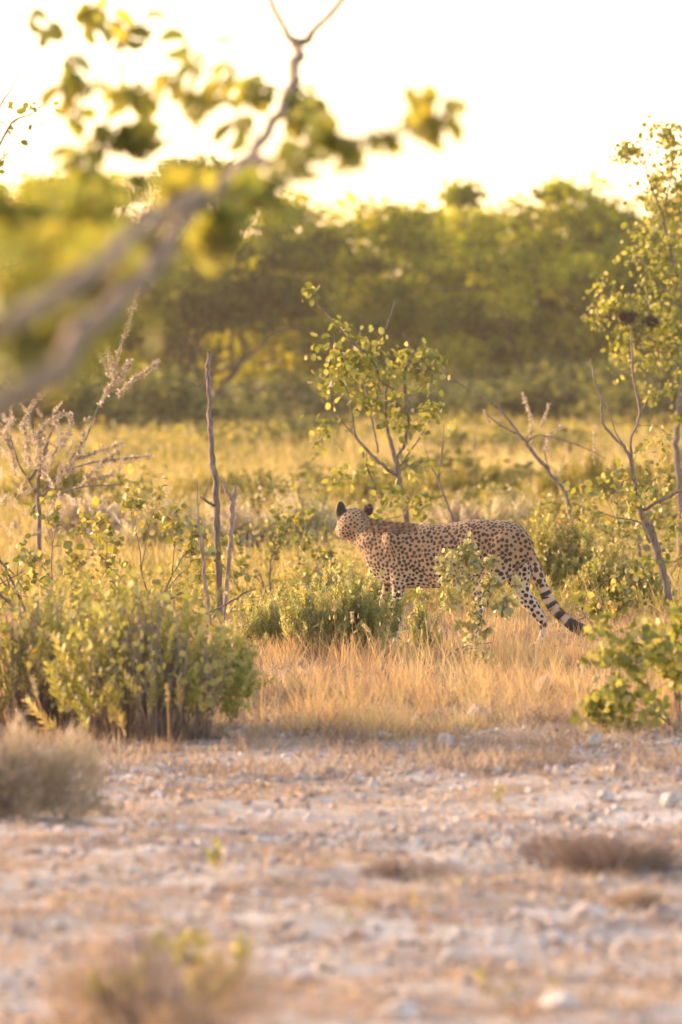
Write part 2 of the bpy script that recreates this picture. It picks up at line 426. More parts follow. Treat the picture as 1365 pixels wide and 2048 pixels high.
def build_grass():
    r = np.random.default_rng(5)
    # golden standing grass round the animal
    g = Geo()
    edge = lambda x, y: y > 22.7 + 0.8 * nz(x, y, 2.3, 1.0)
    tufts(g, 1150, 24, 22.0, 29.4, 0.12, 0.0036, 0.05, 0.55, r, lambda x, y: edge(x, y) & (nz(x, y, 3.4, 4) > -0.1))
    tufts(g, 150, 30, 28.6, 29.75, 0.20, 0.0036, 0.05, 0.35, r)
    tufts(g, 480, 34, 22.6, 29.0, 0.25, 0.0036, 0.035, 0.33, r, lambda x, y: edge(x, y) & (nz(x, y, 2.7, 2) > 0.0))
    tufts(g, 260, 16, 23.0, 29.0, 0.36, 0.0034, 0.03, 0.20, r, lambda x, y: (nz(x, y, 2.1, 6) > 0.1))
    tufts(g, 1000, 20, 29.2, 34.0, 0.15, 0.0045, 0.06, 0.38, r, lambda x, y: nz(x, y, 2.5, 7) > -0.25)
    me = g.mesh('dry_grass')
    link('dry_grass', me, M['straw'], kind='stuff')
    g = Geo()                                   # grey-brown dead undergrowth between the tufts
    tufts(g, 1900, 14, 22.4, 33.0, 0.12, 0.0050, 0.07, 0.9, r, lambda x, y: edge(x, y) & (nz(x, y, 3.1, 9) > -.3))
    link('dead_undergrowth', g.mesh('dead_undergrowth'), M['twigd'], kind='stuff')
    g = Geo()                                   # loose seed heads over the grass
    x, y = rand_in_view(1300, 23.0, 60.0, 1.1, r, 1.3); k = nz(x, y, 1.1, 8) > -.1; x, y = x[k], y[k]
    zz = hgt(x, y) + np.where(y < 30, .16, .30) + .12 * r.random(len(x))
    g.scatter(T_LANCE, np.stack([x, y, zz], 1), r.normal(0, .5, (len(x), 3)) + (0, 0, 1), .012 + .0006 * y + .012 * r.random(len(x)), .6 + .4 * r.random(len(x)), rng=r)
    link('seed_heads', g.mesh('seed_heads'), M['straw'], kind='stuff')
    # rusty short grass at the edge and over the stony ground
    g = Geo()
    tufts(g, 420, 20, 21.2, 24.2, 0.11, 0.0045, 0.05, 0.45, r)
    tufts(g, 900, 16, 15.0, 22.0, 0.045, 0.004, 0.05, 0.7, r, lambda x, y: nz(x, y, 1.9, 3) > -.05)
    tufts(g, 420, 10, 13.0, 22.5, 0.075, 0.0045, 0.03, 0.6, r)
    tufts(g, 260, 14, 11.5, 16.0, 0.045, 0.004, 0.05, 0.6, r, lambda x, y: nz(x, y, 2.4, 5) > 0.1)
    link('rusty_grass', g.mesh('rusty_grass'), M['rust'], kind='stuff')
    g = Geo()                                   # broken brown twiglets pressed to the soil
    tufts(g, 900, 9, 12.0, 23.0, 0.05, 0.006, 0.07, 1.6, r, lambda x, y: nz(x, y, 2.6, 12) > 0.0)
    tufts(g, 160, 16, 21.0, 23.5, 0.11, 0.004, 0.04, 0.7, r)
    link('twig_litter', g.mesh('twig_litter'), M['twigd'], kind='stuff')
    # olive to yellow meadow behind, coarser with distance
    g = Geo()
    tufts(g, 2400, 14, 33.5, 46, 0.30, 0.010, 0.12, 0.45, r, lambda x, y: nz(x, y, 1.4, 1) > -0.3)
    tufts(g, 4200, 14, 46, 75, 0.42, 0.014, 0.24, 0.4, r, lambda x, y: nz(x, y, .7, 4) > -0.6)
    tufts(g, 4200, 12, 75, 135, 0.60, 0.030, 0.5, 0.4, r)
    link('meadow_grass', g.mesh('meadow_grass'), M['meadow'], kind='stuff')
    # low leafy herbs mixed into the meadow
    g = Geo()
    for (n, d0, d1, s, hz, th) in ((16000, 33, 42, .040, .34, -.1), (30000, 42, 70, .045, .45, -.1), (22000, 70, 135, .11, .75, -.05)):
        x, y = rand_in_view(n, d0, d1, 1.15, r)
        k = nz(x, y, 0.45 if d0 < 60 else 0.16, d0) > th
        x, y = x[k], y[k]
        z = hgt(x, y) + np.abs(r.random(len(x))) ** 0.7 * hz * (0.6 + 0.5 * nz(x, y, 0.5, 9))
        A = r.normal(size=(len(x), 3)) + (0, 0, .6)
        g.scatter(T_OVAL, np.stack([x, y, z], 1), A, s * (0.6 + 0.8 * r.random(len(x))), rng=r)
    link('meadow_herbs', g.mesh('meadow_herbs'), M['meadowg'], kind='stuff')
build_grass()

# ------------------------------------------------------------------ gravel, litter and stones
def stone_material(name, c1, c2):
    m, n, l = nodes(name)
    tc = n.new('ShaderNodeTexCoord')
    no = n.new('ShaderNodeTexNoise'); no.inputs['Scale'].default_value = 28; no.inputs['Detail'].default_value = 6
    l.new(tc.outputs['Object'], no.inputs['Vector'])
    r = ramp(n, [(0.35, c1), (0.62, c2)]); l.new(no.outputs['Fac'], r.inputs[0])
    b = n.new('ShaderNodeBump'); b.inputs['Strength'].default_value = 0.7; b.inputs['Distance'].default_value = 0.008
    l.new(no.outputs['Fac'], b.inputs['Height'])
    p = n.new('ShaderNodeBsdfPrincipled'); p.inputs['Roughness'].default_value = 0.9
    l.new(r.outputs[0], p.inputs['Base Color']); l.new(b.outputs[0], p.inputs['Normal'])
    o = n.new('ShaderNodeOutputMaterial'); l.new(p.outputs[0], o.inputs[0])
    return m
M['stone'] = stone_material('pale_limestone', G(.30, .27, .25), G(.62, .60, .57))
M['stoned'] = stone_material('brown_stone', G(.22, .17, .14), G(.42, .34, .29))

def rock_mesh(seed, sub=3):
    import bmesh
    r = np.random.default_rng(seed)
    bm = bmesh.new()
    bmesh.ops.create_icosphere(bm, subdivisions=sub, radius=0.5)
    V = np.array([v.co[:] for v in bm.verts])
    for _ in range(11):                       # cut facets like broken limestone
        nrm = norm(r.normal(size=3)); c = 0.22 + 0.20 * r.random()
        dd = V @ nrm - c
        V = V - np.where(dd > 0, dd, 0)[:, None] * nrm * 0.92
    V += 0.010 * r.normal(size=V.shape)
    F = [[v.index for v in f.verts] for f in bm.faces]
    bm.free()
    return V, F

def rock(px, py, wpx, hpx, label, seed, mat='stone', group='pale stones lying on the bare ground', ratio=0.75):
    p = ground_at(px, py)
    ppm = FPX / p[1]
    V, F = rock_mesh(seed)
    V = V - V.min(0) * (0, 0, 1)
    V[:, 2] /= V[:, 2].max(); V[:, 2] -= 0.18
    V = V * (wpx / ppm, wpx / ppm * ratio, hpx / ppm / 0.82)
    flat = [i for f in F for i in f]
    me = mesh_np('stone', V, flat, [3] * len(F), smooth=False)
    o = link('stone', me, M[mat], loc=p)
    tag(o, label, 'stone', group)
    return o

STONES = [
 (690, 1444, 46, 22, 'flat pale stone half hidden in the golden grass, farthest back of the stones', 'stone'),
 (475, 1482, 62, 26, 'wide grey stone at the right foot of the big left shrub', 'stoned'),
 (757, 1482, 56, 16, 'low pale stone on the grass edge, left of the upright white stone', 'stone'),
 (888, 1500, 44, 30, 'upright white stone standing at the edge of the golden grass', 'stone'),
 (1192, 1498, 46, 26, 'grey stone sunk in grass left of the round-leaved bush', 'stone'),
 (712, 1550, 36, 20, 'bright white rounded stone, left one of the close pair below the grass edge', 'stone'),
 (748, 1558, 28, 14, 'small white stone just right of the bright rounded one', 'stone'),
 (662, 1538, 36, 20, 'brownish grey stone left of the close pair of white stones', 'stoned'),
 (650, 1588, 62, 13, 'long flat white slab of stone lying on bare soil', 'stone'),
 (994, 1542, 34, 16, 'small pale stone below the grass edge, between upright stone and pointed stone', 'stone'),
 (945, 1560, 20, 10, 'tiny white stone on bare soil right of centre', 'stone'),
 (1117, 1552, 30, 22, 'pointed white stone below the grass edge on the right', 'stone'),
 (1236, 1552, 44, 24, 'grey-brown stone with pale top, right of the pointed white stone', 'stoned'),
 (1232, 1545, 30, 12, 'pale flat stone lying against the grey-brown stone', 'stone'),
 (1212, 1600, 38, 26, 'rounded beige stone above the dry tangle on the right', 'stone'),
 (1345, 1612, 50, 30, 'beige stone at the right edge of the frame, above the dry tangle', 'stone'),
 (1075, 1730, 18, 18, 'small white stone left of the dark dry tangle', 'stone'),
 (524, 1690, 44, 16, 'flat white stone alone on bare soil left of centre', 'stone'),
 (828, 1680, 34, 12, 'small flat stone alone on bare soil right of centre', 'stone'),
 (915, 1922, 70, 42, 'large blurred grey-white stone in the foreground', 'stone'),
 (1040, 1925, 34, 24, 'smaller blurred stone right of the large foreground stone', 'stone'),
 (1325, 1832, 76, 38, 'dark blurred stone at the right edge of the foreground', 'stoned'),
 (1180, 1835, 70, 28, 'broad pale blurred stone left of the dark edge stone', 'stone'),
 (924, 1795, 30, 16, 'small blurred pale stone above the large foreground stone', 'stone'),
 (1115, 2046, 120, 40, 'wide pale stone at the very bottom of the frame, right of centre', 'stone'),
 (800, 2052, 110, 36, 'wide pale stone at the very bottom of the frame, near centre', 'stone'),
 (30, 1880, 40, 24, 'grey blurred stone at the left edge of the foreground', 'stoned'),
 (135, 1640, 26, 16, 'small grey stone under the right side of the grey bush', 'stoned'),
 (362, 1592, 24, 10, 'little flat stone below the big left shrub', 'stone'),
 (800, 1698, 30, 10, 'thin grey stone on bare soil near the middle', 'stoned'),
 (1092, 1392, 66, 40, 'brown crumbly rock in the golden grass below the cheetah tail', 'stoned'),
 (630, 1388, 90, 26, 'low brown rock mound in the golden grass left of the twig', 'stoned'),
 (955, 1458, 70, 34, 'brown rock in the grass above the upright white stone', 'stoned'),
 (1200, 1725, 50, 20, 'brown stone buried in the dry tangle', 'stoned'),
]
for i, (a, b, c, d_, lab, mt) in enumerate(STONES):
    rock(a, b, c, d_, lab, 40 + i, mt)

rs_ = np.random.default_rng(88)
rm_ = []
for q in range(5):
    V_, F_2 = rock_mesh(90 + q, 2); V_ = V_ * (1, .8, .55)
    rm_.append(mesh_np('stone', V_, [i for f in F_2 for i in f], [3] * len(F_2)))
    rm_[-1].materials.append(M['stoned' if q % 2 else 'stone'])
for q in range(60):
    d_ = 21.0 + 2.4 * rs_.random(); x_ = (rs_.random() * 2 - 1) * .068 * d_
    o = bpy.data.objects.new('stone', rm_[q % 5]); COL.objects.link(o)
    k_ = .018 + .05 * rs_.random() ** 2
    o.scale = (k_, k_, k_); o.rotation_euler = (0, 0, rs_.random() * 6.28); o.location = (x_, d_, float(hgt(x_, d_)) + k_ * .1)
    tag(o, 'small grey-beige rock among the litter along the ragged grass edge', 'stone', 'small rocks along the grass edge')

def build_gravel():
    r = np.random.default_rng(8)
    import bmesh
    bm = bmesh.new(); bmesh.ops.create_icosphere(bm, subdivisions=1, radius=0.5)
    V = np.array([v.co[:] for v in bm.verts]) * (1, 1, 1); V *= 1 + 0.18 * r.normal(size=(len(V), 1))
    F = [[v.index for v in f.verts] for f in bm.faces]; bm.free()
    for nm, mt, n, lo, hi, sd in (('gravel', 'stone', 4600, .008, .050, 3.0), ('dark_gravel', 'stoned', 7000, .008, .055, 6.0)):
        g = Geo()
        x, y = rand_in_view(n * 2, 11, 24.5, 1.2, r, 0.8)
        k = nz(x, y, 2.1, sd) > -0.15; x, y = x[k][:n], y[k][:n]
        s = lo + (hi - lo) * r.random(len(x)) ** 3.0
        A = np.stack([r.normal(0, .3, len(x)), r.normal(0, .3, len(x)), np.ones(len(x))], 1)
        S = np.stack([s, s * .55, s * .8], 1)
        g.scatter((V, F), np.stack([x, y, hgt(x, y) + s * 0.1], 1), A, S, rng=r)
        link(nm, g.mesh(nm), M[mt], kind='stuff')
    g = Geo()                                  # fallen straw and leaf litter
    n = 15000
    x, y = rand_in_view(n, 11, 25, 1.2, r)
    k = nz(x, y, 1.9, 3) + 0.5 * nz(x, y, 5, 1) > -0.10; x, y = x[k], y[k]; n = len(x)
    a = r.random(n) * 6.28
    A = np.stack([np.cos(a), np.sin(a), r.random(n) * .35], 1)
    L = .012 + .04 * r.random(n)
    g.scatter(T_LANCE, np.stack([x, y, hgt(x, y) + .004 + .012 * r.random(n)], 1), A, np.stack([L * .9, L, L], 1), rng=r)
    link('leaf_litter', g.mesh('leaf_litter'), M['rust'], kind='stuff')
build_gravel()

# ------------------------------------------------------------------ plants
def grow(geo, start, direction, length, r0, depth, rng, tips, up=0.12, wander=0.25, sides=5, split=(2, 3), shrink=0.68, spread=0.6, segs=5):
    p = np.array(start, float); d = norm(direction)
    pts = [p.copy()]
    for i in range(segs):
        d = norm(d + rng.normal(0, wander, 3) * 0.6 + (0, 0, up * 0.5))
        p = p + d * length / segs
        pts.append(p.copy())
    r1 = r0 * 0.62
    geo.tube(pts, r0, r1, sides)
    if depth == 0:
        tips.append(np.array(pts)); return
    tips.append(np.array(pts[len(pts) // 2:]))
    for _ in range(rng.integers(split[0], split[1] + 1)):
        nd = norm(d + rng.normal(0, spread, 3) + (0, 0, up))
        grow(geo, p if rng.random() < .7 else pts[-2], nd, length * shrink * (0.75 + 0.5 * rng.random()), r1 * 0.8, depth - 1, rng, tips, up, wander, max(3, sides - 1), split, shrink, spread, segs)

def leaf_meshes(tag_, tpl, mat, sizes):
    out = []
    for s in sizes:
        V, F = tpl
        me = mesh_np('leaf_' + tag_, np.asarray(V, float) * s, [i for f in F for i in f], [len(f) for f in F])
        me.materials.append(mat)
        out.append(me)
    return out

from mathutils import Matrix
def put_leaf(parent, me, p, axis, rng, scale=1.0, nrm=None, name='leaf'):
    A = norm(axis); q = rng.normal(size=3) if nrm is None else nrm
    X = norm(np.cross(A, q)); Z = np.cross(X, A)
    o = bpy.data.objects.new(name, me)
    COL.objects.link(o)
    o.parent = parent
    p = np.asarray(p, float)
    m = Matrix(((X[0] * scale, A[0] * scale, Z[0] * scale, p[0]), (X[1] * scale, A[1] * scale, Z[1] * scale, p[1]), (X[2] * scale, A[2] * scale, Z[2] * scale, p[2]), (0, 0, 0, 1)))
    o.matrix_basis = m
    return o

LM = {
 'mopane': leaf_meshes('mopane', T_PAIR, M['mopane'], (.085, .07)),
 'sapling': leaf_meshes('sapling', T_ROUND, M['sapling'], (.042, .05)),
 'round': leaf_meshes('round', T_ROUND, M['round'], (.05, .06)),
 'pale': leaf_meshes('pale', T_OVAL, M['pale'], (.06, .075)),
}

# ---- far trees: broad mopane woodland behind the meadow
def far_tree_meshes(seed, H=6.6, Wd=6.0, n_leaf=7000, low=.16):
    r = np.random.default_rng(seed)
    g = Geo(); tips = []
    for k in range(r.integers(2, 5)):
        a = r.random() * 6.28
        grow(g, (r.normal(0, .12), r.normal(0, .12), -0.1), (math.cos(a) * .35, math.sin(a) * .35, 1), H * .33, .13, 3, r, tips, 0.10, .25, 6, (2, 3), .74, .75, 4)
    tm = g.mesh('trunk', True)
    # foliage in clumps round the branch ends, plus lobes hanging low
    C = np.array([t[-1] for t in tips if t[-1][2] > H * .2])
    sc = np.array([Wd / 2 / max(np.abs(C[:, 0]).max(), 1), Wd / 2 / max(np.abs(C[:, 1]).max(), 1), 1.0])
    ncl = 70
    a = r.random(ncl) * 6.28; rr = r.random(ncl) ** .5; hh = r.random(ncl)
    rim = .35 + .65 * np.sin(np.clip(hh * 1.15 + .12, 0, 1) * math.pi) ** .6
    cen = np.stack([np.cos(a) * rr * rim * Wd / 2, np.sin(a) * rr * rim * Wd / 2, H * (low + (.96 - low) * hh)], 1)
    cen = np.vstack([cen, C[r.integers(0, len(C), 60)] * (1, 1, min(1.0, H * .98 / C[:, 2].max()))])
    cs = .35 + .55 * r.random(len(cen))
    idx = r.integers(0, len(cen), n_leaf)
    P = cen[idx] + norm(r.normal(size=(n_leaf, 3))) * (r.random(n_leaf) ** .45)[:, None] * cs[idx][:, None] * (1, 1, .6)
    keep = P[:, 2] > .25; P = P[keep]; idx = idx[keep]
    tone = r.random(len(cen))[idx][:len(P)] * .7 + r.random(len(P)) * .3
    g2 = Geo()
    g2.scatter(T_OVAL, P, r.normal(size=(len(P), 3)) + (0, 0, -.3), .12 + .12 * r.random(len(P)), tone, rng=r)
    return tm, g2.mesh('crown')

FT = [far_tree_meshes(70 + i, low=(.16, .16, .40, .2, .36)[i], n_leaf=(12500, 12500, 10500, 12000, 10500)[i]) for i in range(5)]
def crown(cm, t, key):
    o = link('crown', cm, None, t, kind='stuff')
    if len(cm.materials) == 0: cm.materials.append(M['farleaf'])
    o.material_slots[0].link = 'OBJECT'; o.material_slots[0].material = M[key]
FAR = [  # px, distance, height scale, width scale, variant, label
 (-120, 128, 1.0, 1.0, 0, 'far green tree at the left edge, behind the blurred branches'),
 (120, 133, 1.06, 1.1, 1, 'far tree behind the whitish flower-spike shrub'),
 (395, 124, 1.05, 1.1, 2, 'dark far tree with a clear dark trunk left of the dead stake'),
 (600, 136, .98, 1.0, 3, 'far tree between the dark trunked tree and the centre thicket'),
 (770, 127, .90, 1.05, 4, 'yellow-green far tree standing straight above the cheetah head'),
 (930, 134, .92, 1.0, 0, 'far tree in the middle of the woodland, above the cheetah back'),
 (1090, 125, 1.00, 1.05, 1, 'tallest far tree on the right, crown against the white sky'),
 (1215, 132, .93, 1.0, 3, 'far dark tree just left of the leaning sapling'),
 (1390, 126, .94, 1.1, 2, 'far tree at the right edge behind the tall leafy tree'),
]
for i, (px, d_, hs, ws, v, lab) in enumerate(FAR):
    x = px_x(px, d_)
    t = thing('mopane_tree', lab, 'tree', (x, d_, 0), 'trees of the far woodland')
    t.rotation_euler = (0, 0, i * 1.7)
    t.scale = (ws, ws, hs)
    tm, cm = FT[v]
    link('trunk', tm, M['farbark'], t); crown(cm, t, ('farleaf', 'faryellow', 'farshade', 'faryellow', 'farleaf', 'faryellow', 'farleaf', 'farshade', 'farleaf')[i])
r = np.random.default_rng(77)
for i in range(16):
    d_ = 146 + 24 * r.random(); px = -250 + i * 120 + r.normal() * 20
    t = thing('mopane_tree', 'blurred tree in the back rows of the far woodland, mostly behind other crowns', 'tree', (px_x(px, d_), d_, 0), 'back rows of the far woodland')
    t.rotation_euler = (0, 0, r.random() * 6.28); s = .80 + .22 * r.random(); t.scale = (s * 1.1, s * 1.1, s)
    tm, cm = FT[i % 5]
    link('trunk', tm, M['farbark'], t); crown(cm, t, ('farshade', 'farleaf')[i % 2])

def far_shrub_mesh(seed):
    r = np.random.default_rng(seed); g = Geo(); n = 1500
    cen = np.stack([r.normal(0, .6, 14), r.normal(0, .6, 14), .25 + .7 * r.random(14)], 1)
    idx = r.integers(0, 14, n)
    P = cen[idx] + norm(r.normal(size=(n, 3))) * (r.random(n) ** .4)[:, None] * .42
    P[:, 2] = np.abs(P[:, 2])
    g.scatter(T_OVAL, P, r.normal(size=(n, 3)), .09 + .1 * r.random(n), rng=r)
    g2 = Geo()
    for k in range(7):
        a = r.random() * 6.28; e = np.array((math.cos(a) * .7, math.sin(a) * .7, .6 + .4 * r.random()))
        g2.tube(np.array([(0, 0, -.05), e * .5 + (0, 0, .1), e]), .03, .012, 4)
    return g.mesh('foliage'), g2.mesh('stems')
FS = [far_shrub_mesh(120 + i) for i in range(3)]
FSH = [
 (575, 112, 1.6, 1.2, 'grey-green far shrub left under the woodland, behind the sapling'),
 (955, 110, 1.9, 1.1, 'grey-green far shrub under the middle of the woodland'),
 (1190, 108, 1.9, 1.4, 'brown-green far shrub under the woodland, behind the bare forked stems'),
 (740, 114, 1.8, 1.3, 'far shrub hidden behind the centre sapling'),
 (420, 108, 1.6, .7, 'far shrub at the foot of the dark-trunked tree'),
 (250, 100, 1.8, 1.3, 'far shrub behind the flower-spike twigs'),
 (1330, 104, 2.0, 1.5, 'far shrub behind the trunk of the tall leafy tree'),
 (1100, 118, 2.2, 1.5, 'low far shrub at the foot of the tallest far tree'),
 (60, 96, 1.6, 1.3, 'far shrub at the left edge beyond the meadow'),
 (660, 92, 1.2, .6, 'low far bush in the yellow meadow left of the sapling'),
 (1010, 80, 1.1, .55, 'low bush in the meadow beyond the diagonal bare branch'),
 (520, 84, 1.1, .55, 'low bush in the meadow right of the dead stake'),
 (900, 62, .9, .5, 'low olive bush in the meadow right of the centre sapling'),
 (620, 58, .8, .42, 'low olive bush in the meadow beyond the cheetah head'),
]
for i, (px, d_, s, sz, lab) in enumerate(FSH):
    t = thing('far_shrub', lab, 'shrub', (px_x(px, d_), d_, 0), 'low shrubs beyond the meadow')
    t.rotation_euler = (0, 0, i * 2.1); t.scale = (s, s, sz)
    fm, sm = FS[i % 3]
    link('foliage', fm, M['farshrub'], t, kind='stuff'); link('stems', sm, M['farbark'], t)

# ---- near and middle shrubs
def herb_shrub(name, px, py, hpx, wpx, label, seed, n=220, sprig=.30, mat='herb', group=None, dry=0.4, extra_round=0, lean=.30, cat='shrub', flat=.6, loose=5):
    """upright herb shrub made of many leafy sprigs"""
    p = ground_at(px, py); ppm = FPX / p[1]; H = hpx / ppm; Wm = wpx / ppm
    r = np.random.default_rng(seed)
    t = thing(name, label, cat, p, group)
    g = Geo()
    a = r.random(n) * 6.28; rr = r.random(n) ** .55
    x = np.cos(a) * rr * Wm / 2; y = np.sin(a) * rr * Wm / 2 * .8
    top = H * (1 - flat * rr ** 2) * (.66 + .42 * r.random(n)) * (.92 + .16 * np.sin(a * 4 + seed))
    L = np.minimum(sprig * (.7 + .6 * r.random(n)), top)
    z = np.maximum(top - L, 0) * (r.random(n) ** .35)
    A = np.stack([x / Wm * 2 * lean * 1.6 + r.normal(0, lean * .6, n), y / Wm * 2 * lean + r.normal(0, lean * .6, n), np.ones(n)], 1)
    for k in range(3):
        s = slice(k, n, 3)
        g.scatter(T_SPRIG[k], np.stack([x[s], y[s], z[s]], 1), A[s] + r.normal(0, .22, (len(A[s]), 3)), np.stack([L[s], L[s], L[s]], 1), rng=r)
    nf = n * loose                                    # loose small leaves filling the gaps
    a = r.random(nf) * 6.28; q = r.random(nf) ** .5
    P = np.stack([np.cos(a) * q * Wm * .53, np.sin(a) * q * Wm * .42, H * (.24 + .80 * r.random(nf) ** .8) * (1 - flat * q ** 2) * (.90 + .16 * np.sin(a * 4 + seed) + .10 * np.sin(a * 9 + q * 8))], 1)
    P += r.normal(0, .02, P.shape); P[:, 2] = np.maximum(P[:, 2], .01)
    g.scatter(T_OVAL, P, r.normal(size=(nf, 3)) + (0, 0, .4), .018 + .022 * r.random(nf) ** 2, rng=r)
    if extra_round:
        m_ = extra_round
        a = r.random(m_) * 6.28; q = r.random(m_) ** .5
        P = np.stack([np.cos(a) * q * Wm / 2, np.sin(a) * q * Wm / 2 * .8, H * (.25 + .75 * r.random(m_)) * (1 - .5 * q ** 2)], 1)
        g.scatter(T_ROUND, P, r.normal(size=(m_, 3)), .03 + .025 * r.random(m_), rng=r)
    link('foliage', g.mesh('foliage'), M[mat], t, kind='stuff')
    if mat in ('herb', 'fresh'):
        g = Geo(); nf = max(6, n // 9)
        a = r.random(nf) * 6.28; q = r.random(nf) ** .5
        P = np.stack([np.cos(a) * q * Wm * .5, np.sin(a) * q * Wm * .42, H * (.3 + .7 * r.random(nf)) * (1 - flat * q ** 2)], 1)
        g.scatter(T_OVAL, P, r.normal(size=(nf, 3)), .02 + .02 * r.random(nf), rng=r)
        link('orange_leaves', g.mesh('orange_leaves'), M['orange'], t, kind='stuff')
    g = Geo()
    m_ = int(n * dry) + 12
    a = r.random(m_) * 6.28; q = r.random(m_)
    P = np.stack([np.cos(a) * q * Wm * .30, np.sin(a) * q * Wm * .28, np.full(m_, -.01)], 1)
    E = np.stack([np.cos(a) * q * Wm * .42, np.sin(a) * q * Wm * .36, H * (.4 + .5 * r.random(m_)) * (1 - .4 * q ** 2)], 1)
    for i in range(m_):
        E[i] += r.normal(0, .04, 3); mid = (P[i] + E[i]) / 2 + r.normal(0, .035, 3)
        g.tube(np.array([P[i], mid, E[i]]), .0045, .002, 3)
    link('stems', g.mesh('stems'), M['deadbark'], t)
    return t

def round_shrub(name, px, py, hpx, wpx, label, seed, n_obj=120, n_mass=250, key='round', mass='roundm', group=None, leafscale=1.0, lift=.1, cat='shrub', dist=None, depth=3, stem=.012, sink=0.0):
    """woody shrub with roundish leaves; the leaves that show are objects"""
    p = ground_at(px, py); ppm = FPX / p[1]; H = hpx / ppm; Wm = wpx / ppm
    r = np.random.default_rng(seed)
    t = thing(name, label, cat, p, group)
    g = Geo(); tips = []
    for k in range(5):
        a = k * 1.256 + r.random()
        grow(g, (r.normal(0, .03), r.normal(0, .03), -.02), (math.cos(a) * .7, math.sin(a) * .6, .9), H * .5, stem, depth, r, tips, up=.05, wander=.3, sides=4, split=(2, 3), shrink=.66, spread=.65, segs=3)
    V = np.concatenate(g.v)
    sx = Wm / 2 / np.percentile(np.abs(V[:, 0]), 97); sz = H / np.percentile(V[:, 2], 98)
    S = np.array((sx, sx * .8, sz))
    g.v = [v * S for v in g.v]; tips = [tp * S for tp in tips]
    link('stems', g.mesh('stems'), M['bark'], t)
    def leafpos():
        tp = tips[r.integers(len(tips))]; k = r.random() * (len(tp) - 1); i = int(k); f = k - i
        return tp[i] * (1 - f) + tp[min(i + 1, len(tp) - 1)] * f + r.normal(0, .018, 3)
    if n_mass:
        P = np.array([leafpos() for _ in range(n_mass)]); P[:, 2] = np.maximum(P[:, 2], .02)
        g = Geo(); g.scatter(T_ROUND, P, r.normal(size=(n_mass, 3)) + (0, 0, .2), (.035 + .02 * r.random(n_mass)) * leafscale, rng=r)
        link('foliage', g.mesh('foliage'), M[mass], t, kind='stuff')
    for i in range(n_obj):
        put_leaf(t, LM[key][i % 2], leafpos(), r.normal(size=3) + (0, -.2, lift), r, leafscale * (.7 + .6 * r.random()))
    return t

# big shrub on the left in front
herb_shrub('leafy_shrub', 305, 1478, 345, 390, 'big green shrub at left front, leafy top over bare brown stems', 201, 180, .20, extra_round=480, dry=1.6, flat=.45, loose=4)
herb_shrub('leafy_shrub', 95, 1455, 335, 430, 'bushy green shrub at the left edge, right behind the grey bush', 202, 190, .20, extra_round=260, dry=1.2, flat=.4)
herb_shrub('leafy_shrub', 210, 1400, 300, 260, 'yellowish green shrub filling the gap between the two big left shrubs', 203, 190, .2, extra_round=200, dry=.5, flat=.4)
herb_shrub('leafy_shrub', 445, 1395, 150, 110, 'small dark green tuft leaning out right of the big left shrub', 204, 80, .16, extra_round=60, flat=.5)
round_shrub('round_leaved_shrub', 60, 1262, 290, 330, 'round-leaved shrub at the left edge, below the whitish spike shrub', 211, 140, 500)
round_shrub('round_leaved_shrub', 300, 1255, 280, 330, 'round-leaved shrub left of the dead stake', 212, 200, 500)
round_shrub('round_leaved_shrub', 545, 1215, 190, 250, 'low yellow-green shrub between the dead stake and the cheetah head', 213, 180, 320)
herb_shrub('leafy_shrub', 655, 1225, 130, 170, 'dull grey-green shrub right behind the cheetah chin', 214, 120, .16)
# green shrubs right in front of the cheetah
herb_shrub('green_herb', 700, 1318, 195, 190, 'fresh green upright herb in front of the cheetah chest', 221, 300, .15, mat='fresh', dry=.1, lean=.16, loose=2, flat=.35)
herb_shrub('green_herb', 540, 1312, 135, 150, 'green herb with orange flecks, left of the fresh green one', 222, 170, .13, mat='fresh', dry=.3, lean=.2, loose=3, flat=.35)
herb_shrub('green_herb', 618, 1322, 165, 100, 'slim green herb squeezed squeezed between its two neighbours', 223, 110, .14, mat='fresh', dry=.2, lean=.2, loose=2, flat=.3)
herb_shrub('green_herb', 845, 1310, 130, 70, 'little dark green herb under the cheetah belly', 224, 40, .12, mat='fresh', dry=.2, loose=2)
# behind the rump, right
herb_shrub('yellow_green_shrub', 1120, 1200, 185, 240, 'yellow-green bush right behind the cheetah rump and tail', 231, 330, .22, dry=.2, lean=.2)
herb_shrub('yellow_green_shrub', 1240, 1225, 150, 180, 'yellow-green bush with orange flecks beneath the leaning sapling', 232, 200, .2, dry=.4, extra_round=80)
round_shrub('round_leaved_shrub', 1290, 1195, 240, 260, 'round-leaved shrub round the foot of the leaning sapling', 233, 180, 280)
round_shrub('round_leaved_shrub', 1215, 1262, 95, 150, 'low olive shrub just above the cheetah tail tip', 234, 80, 160)
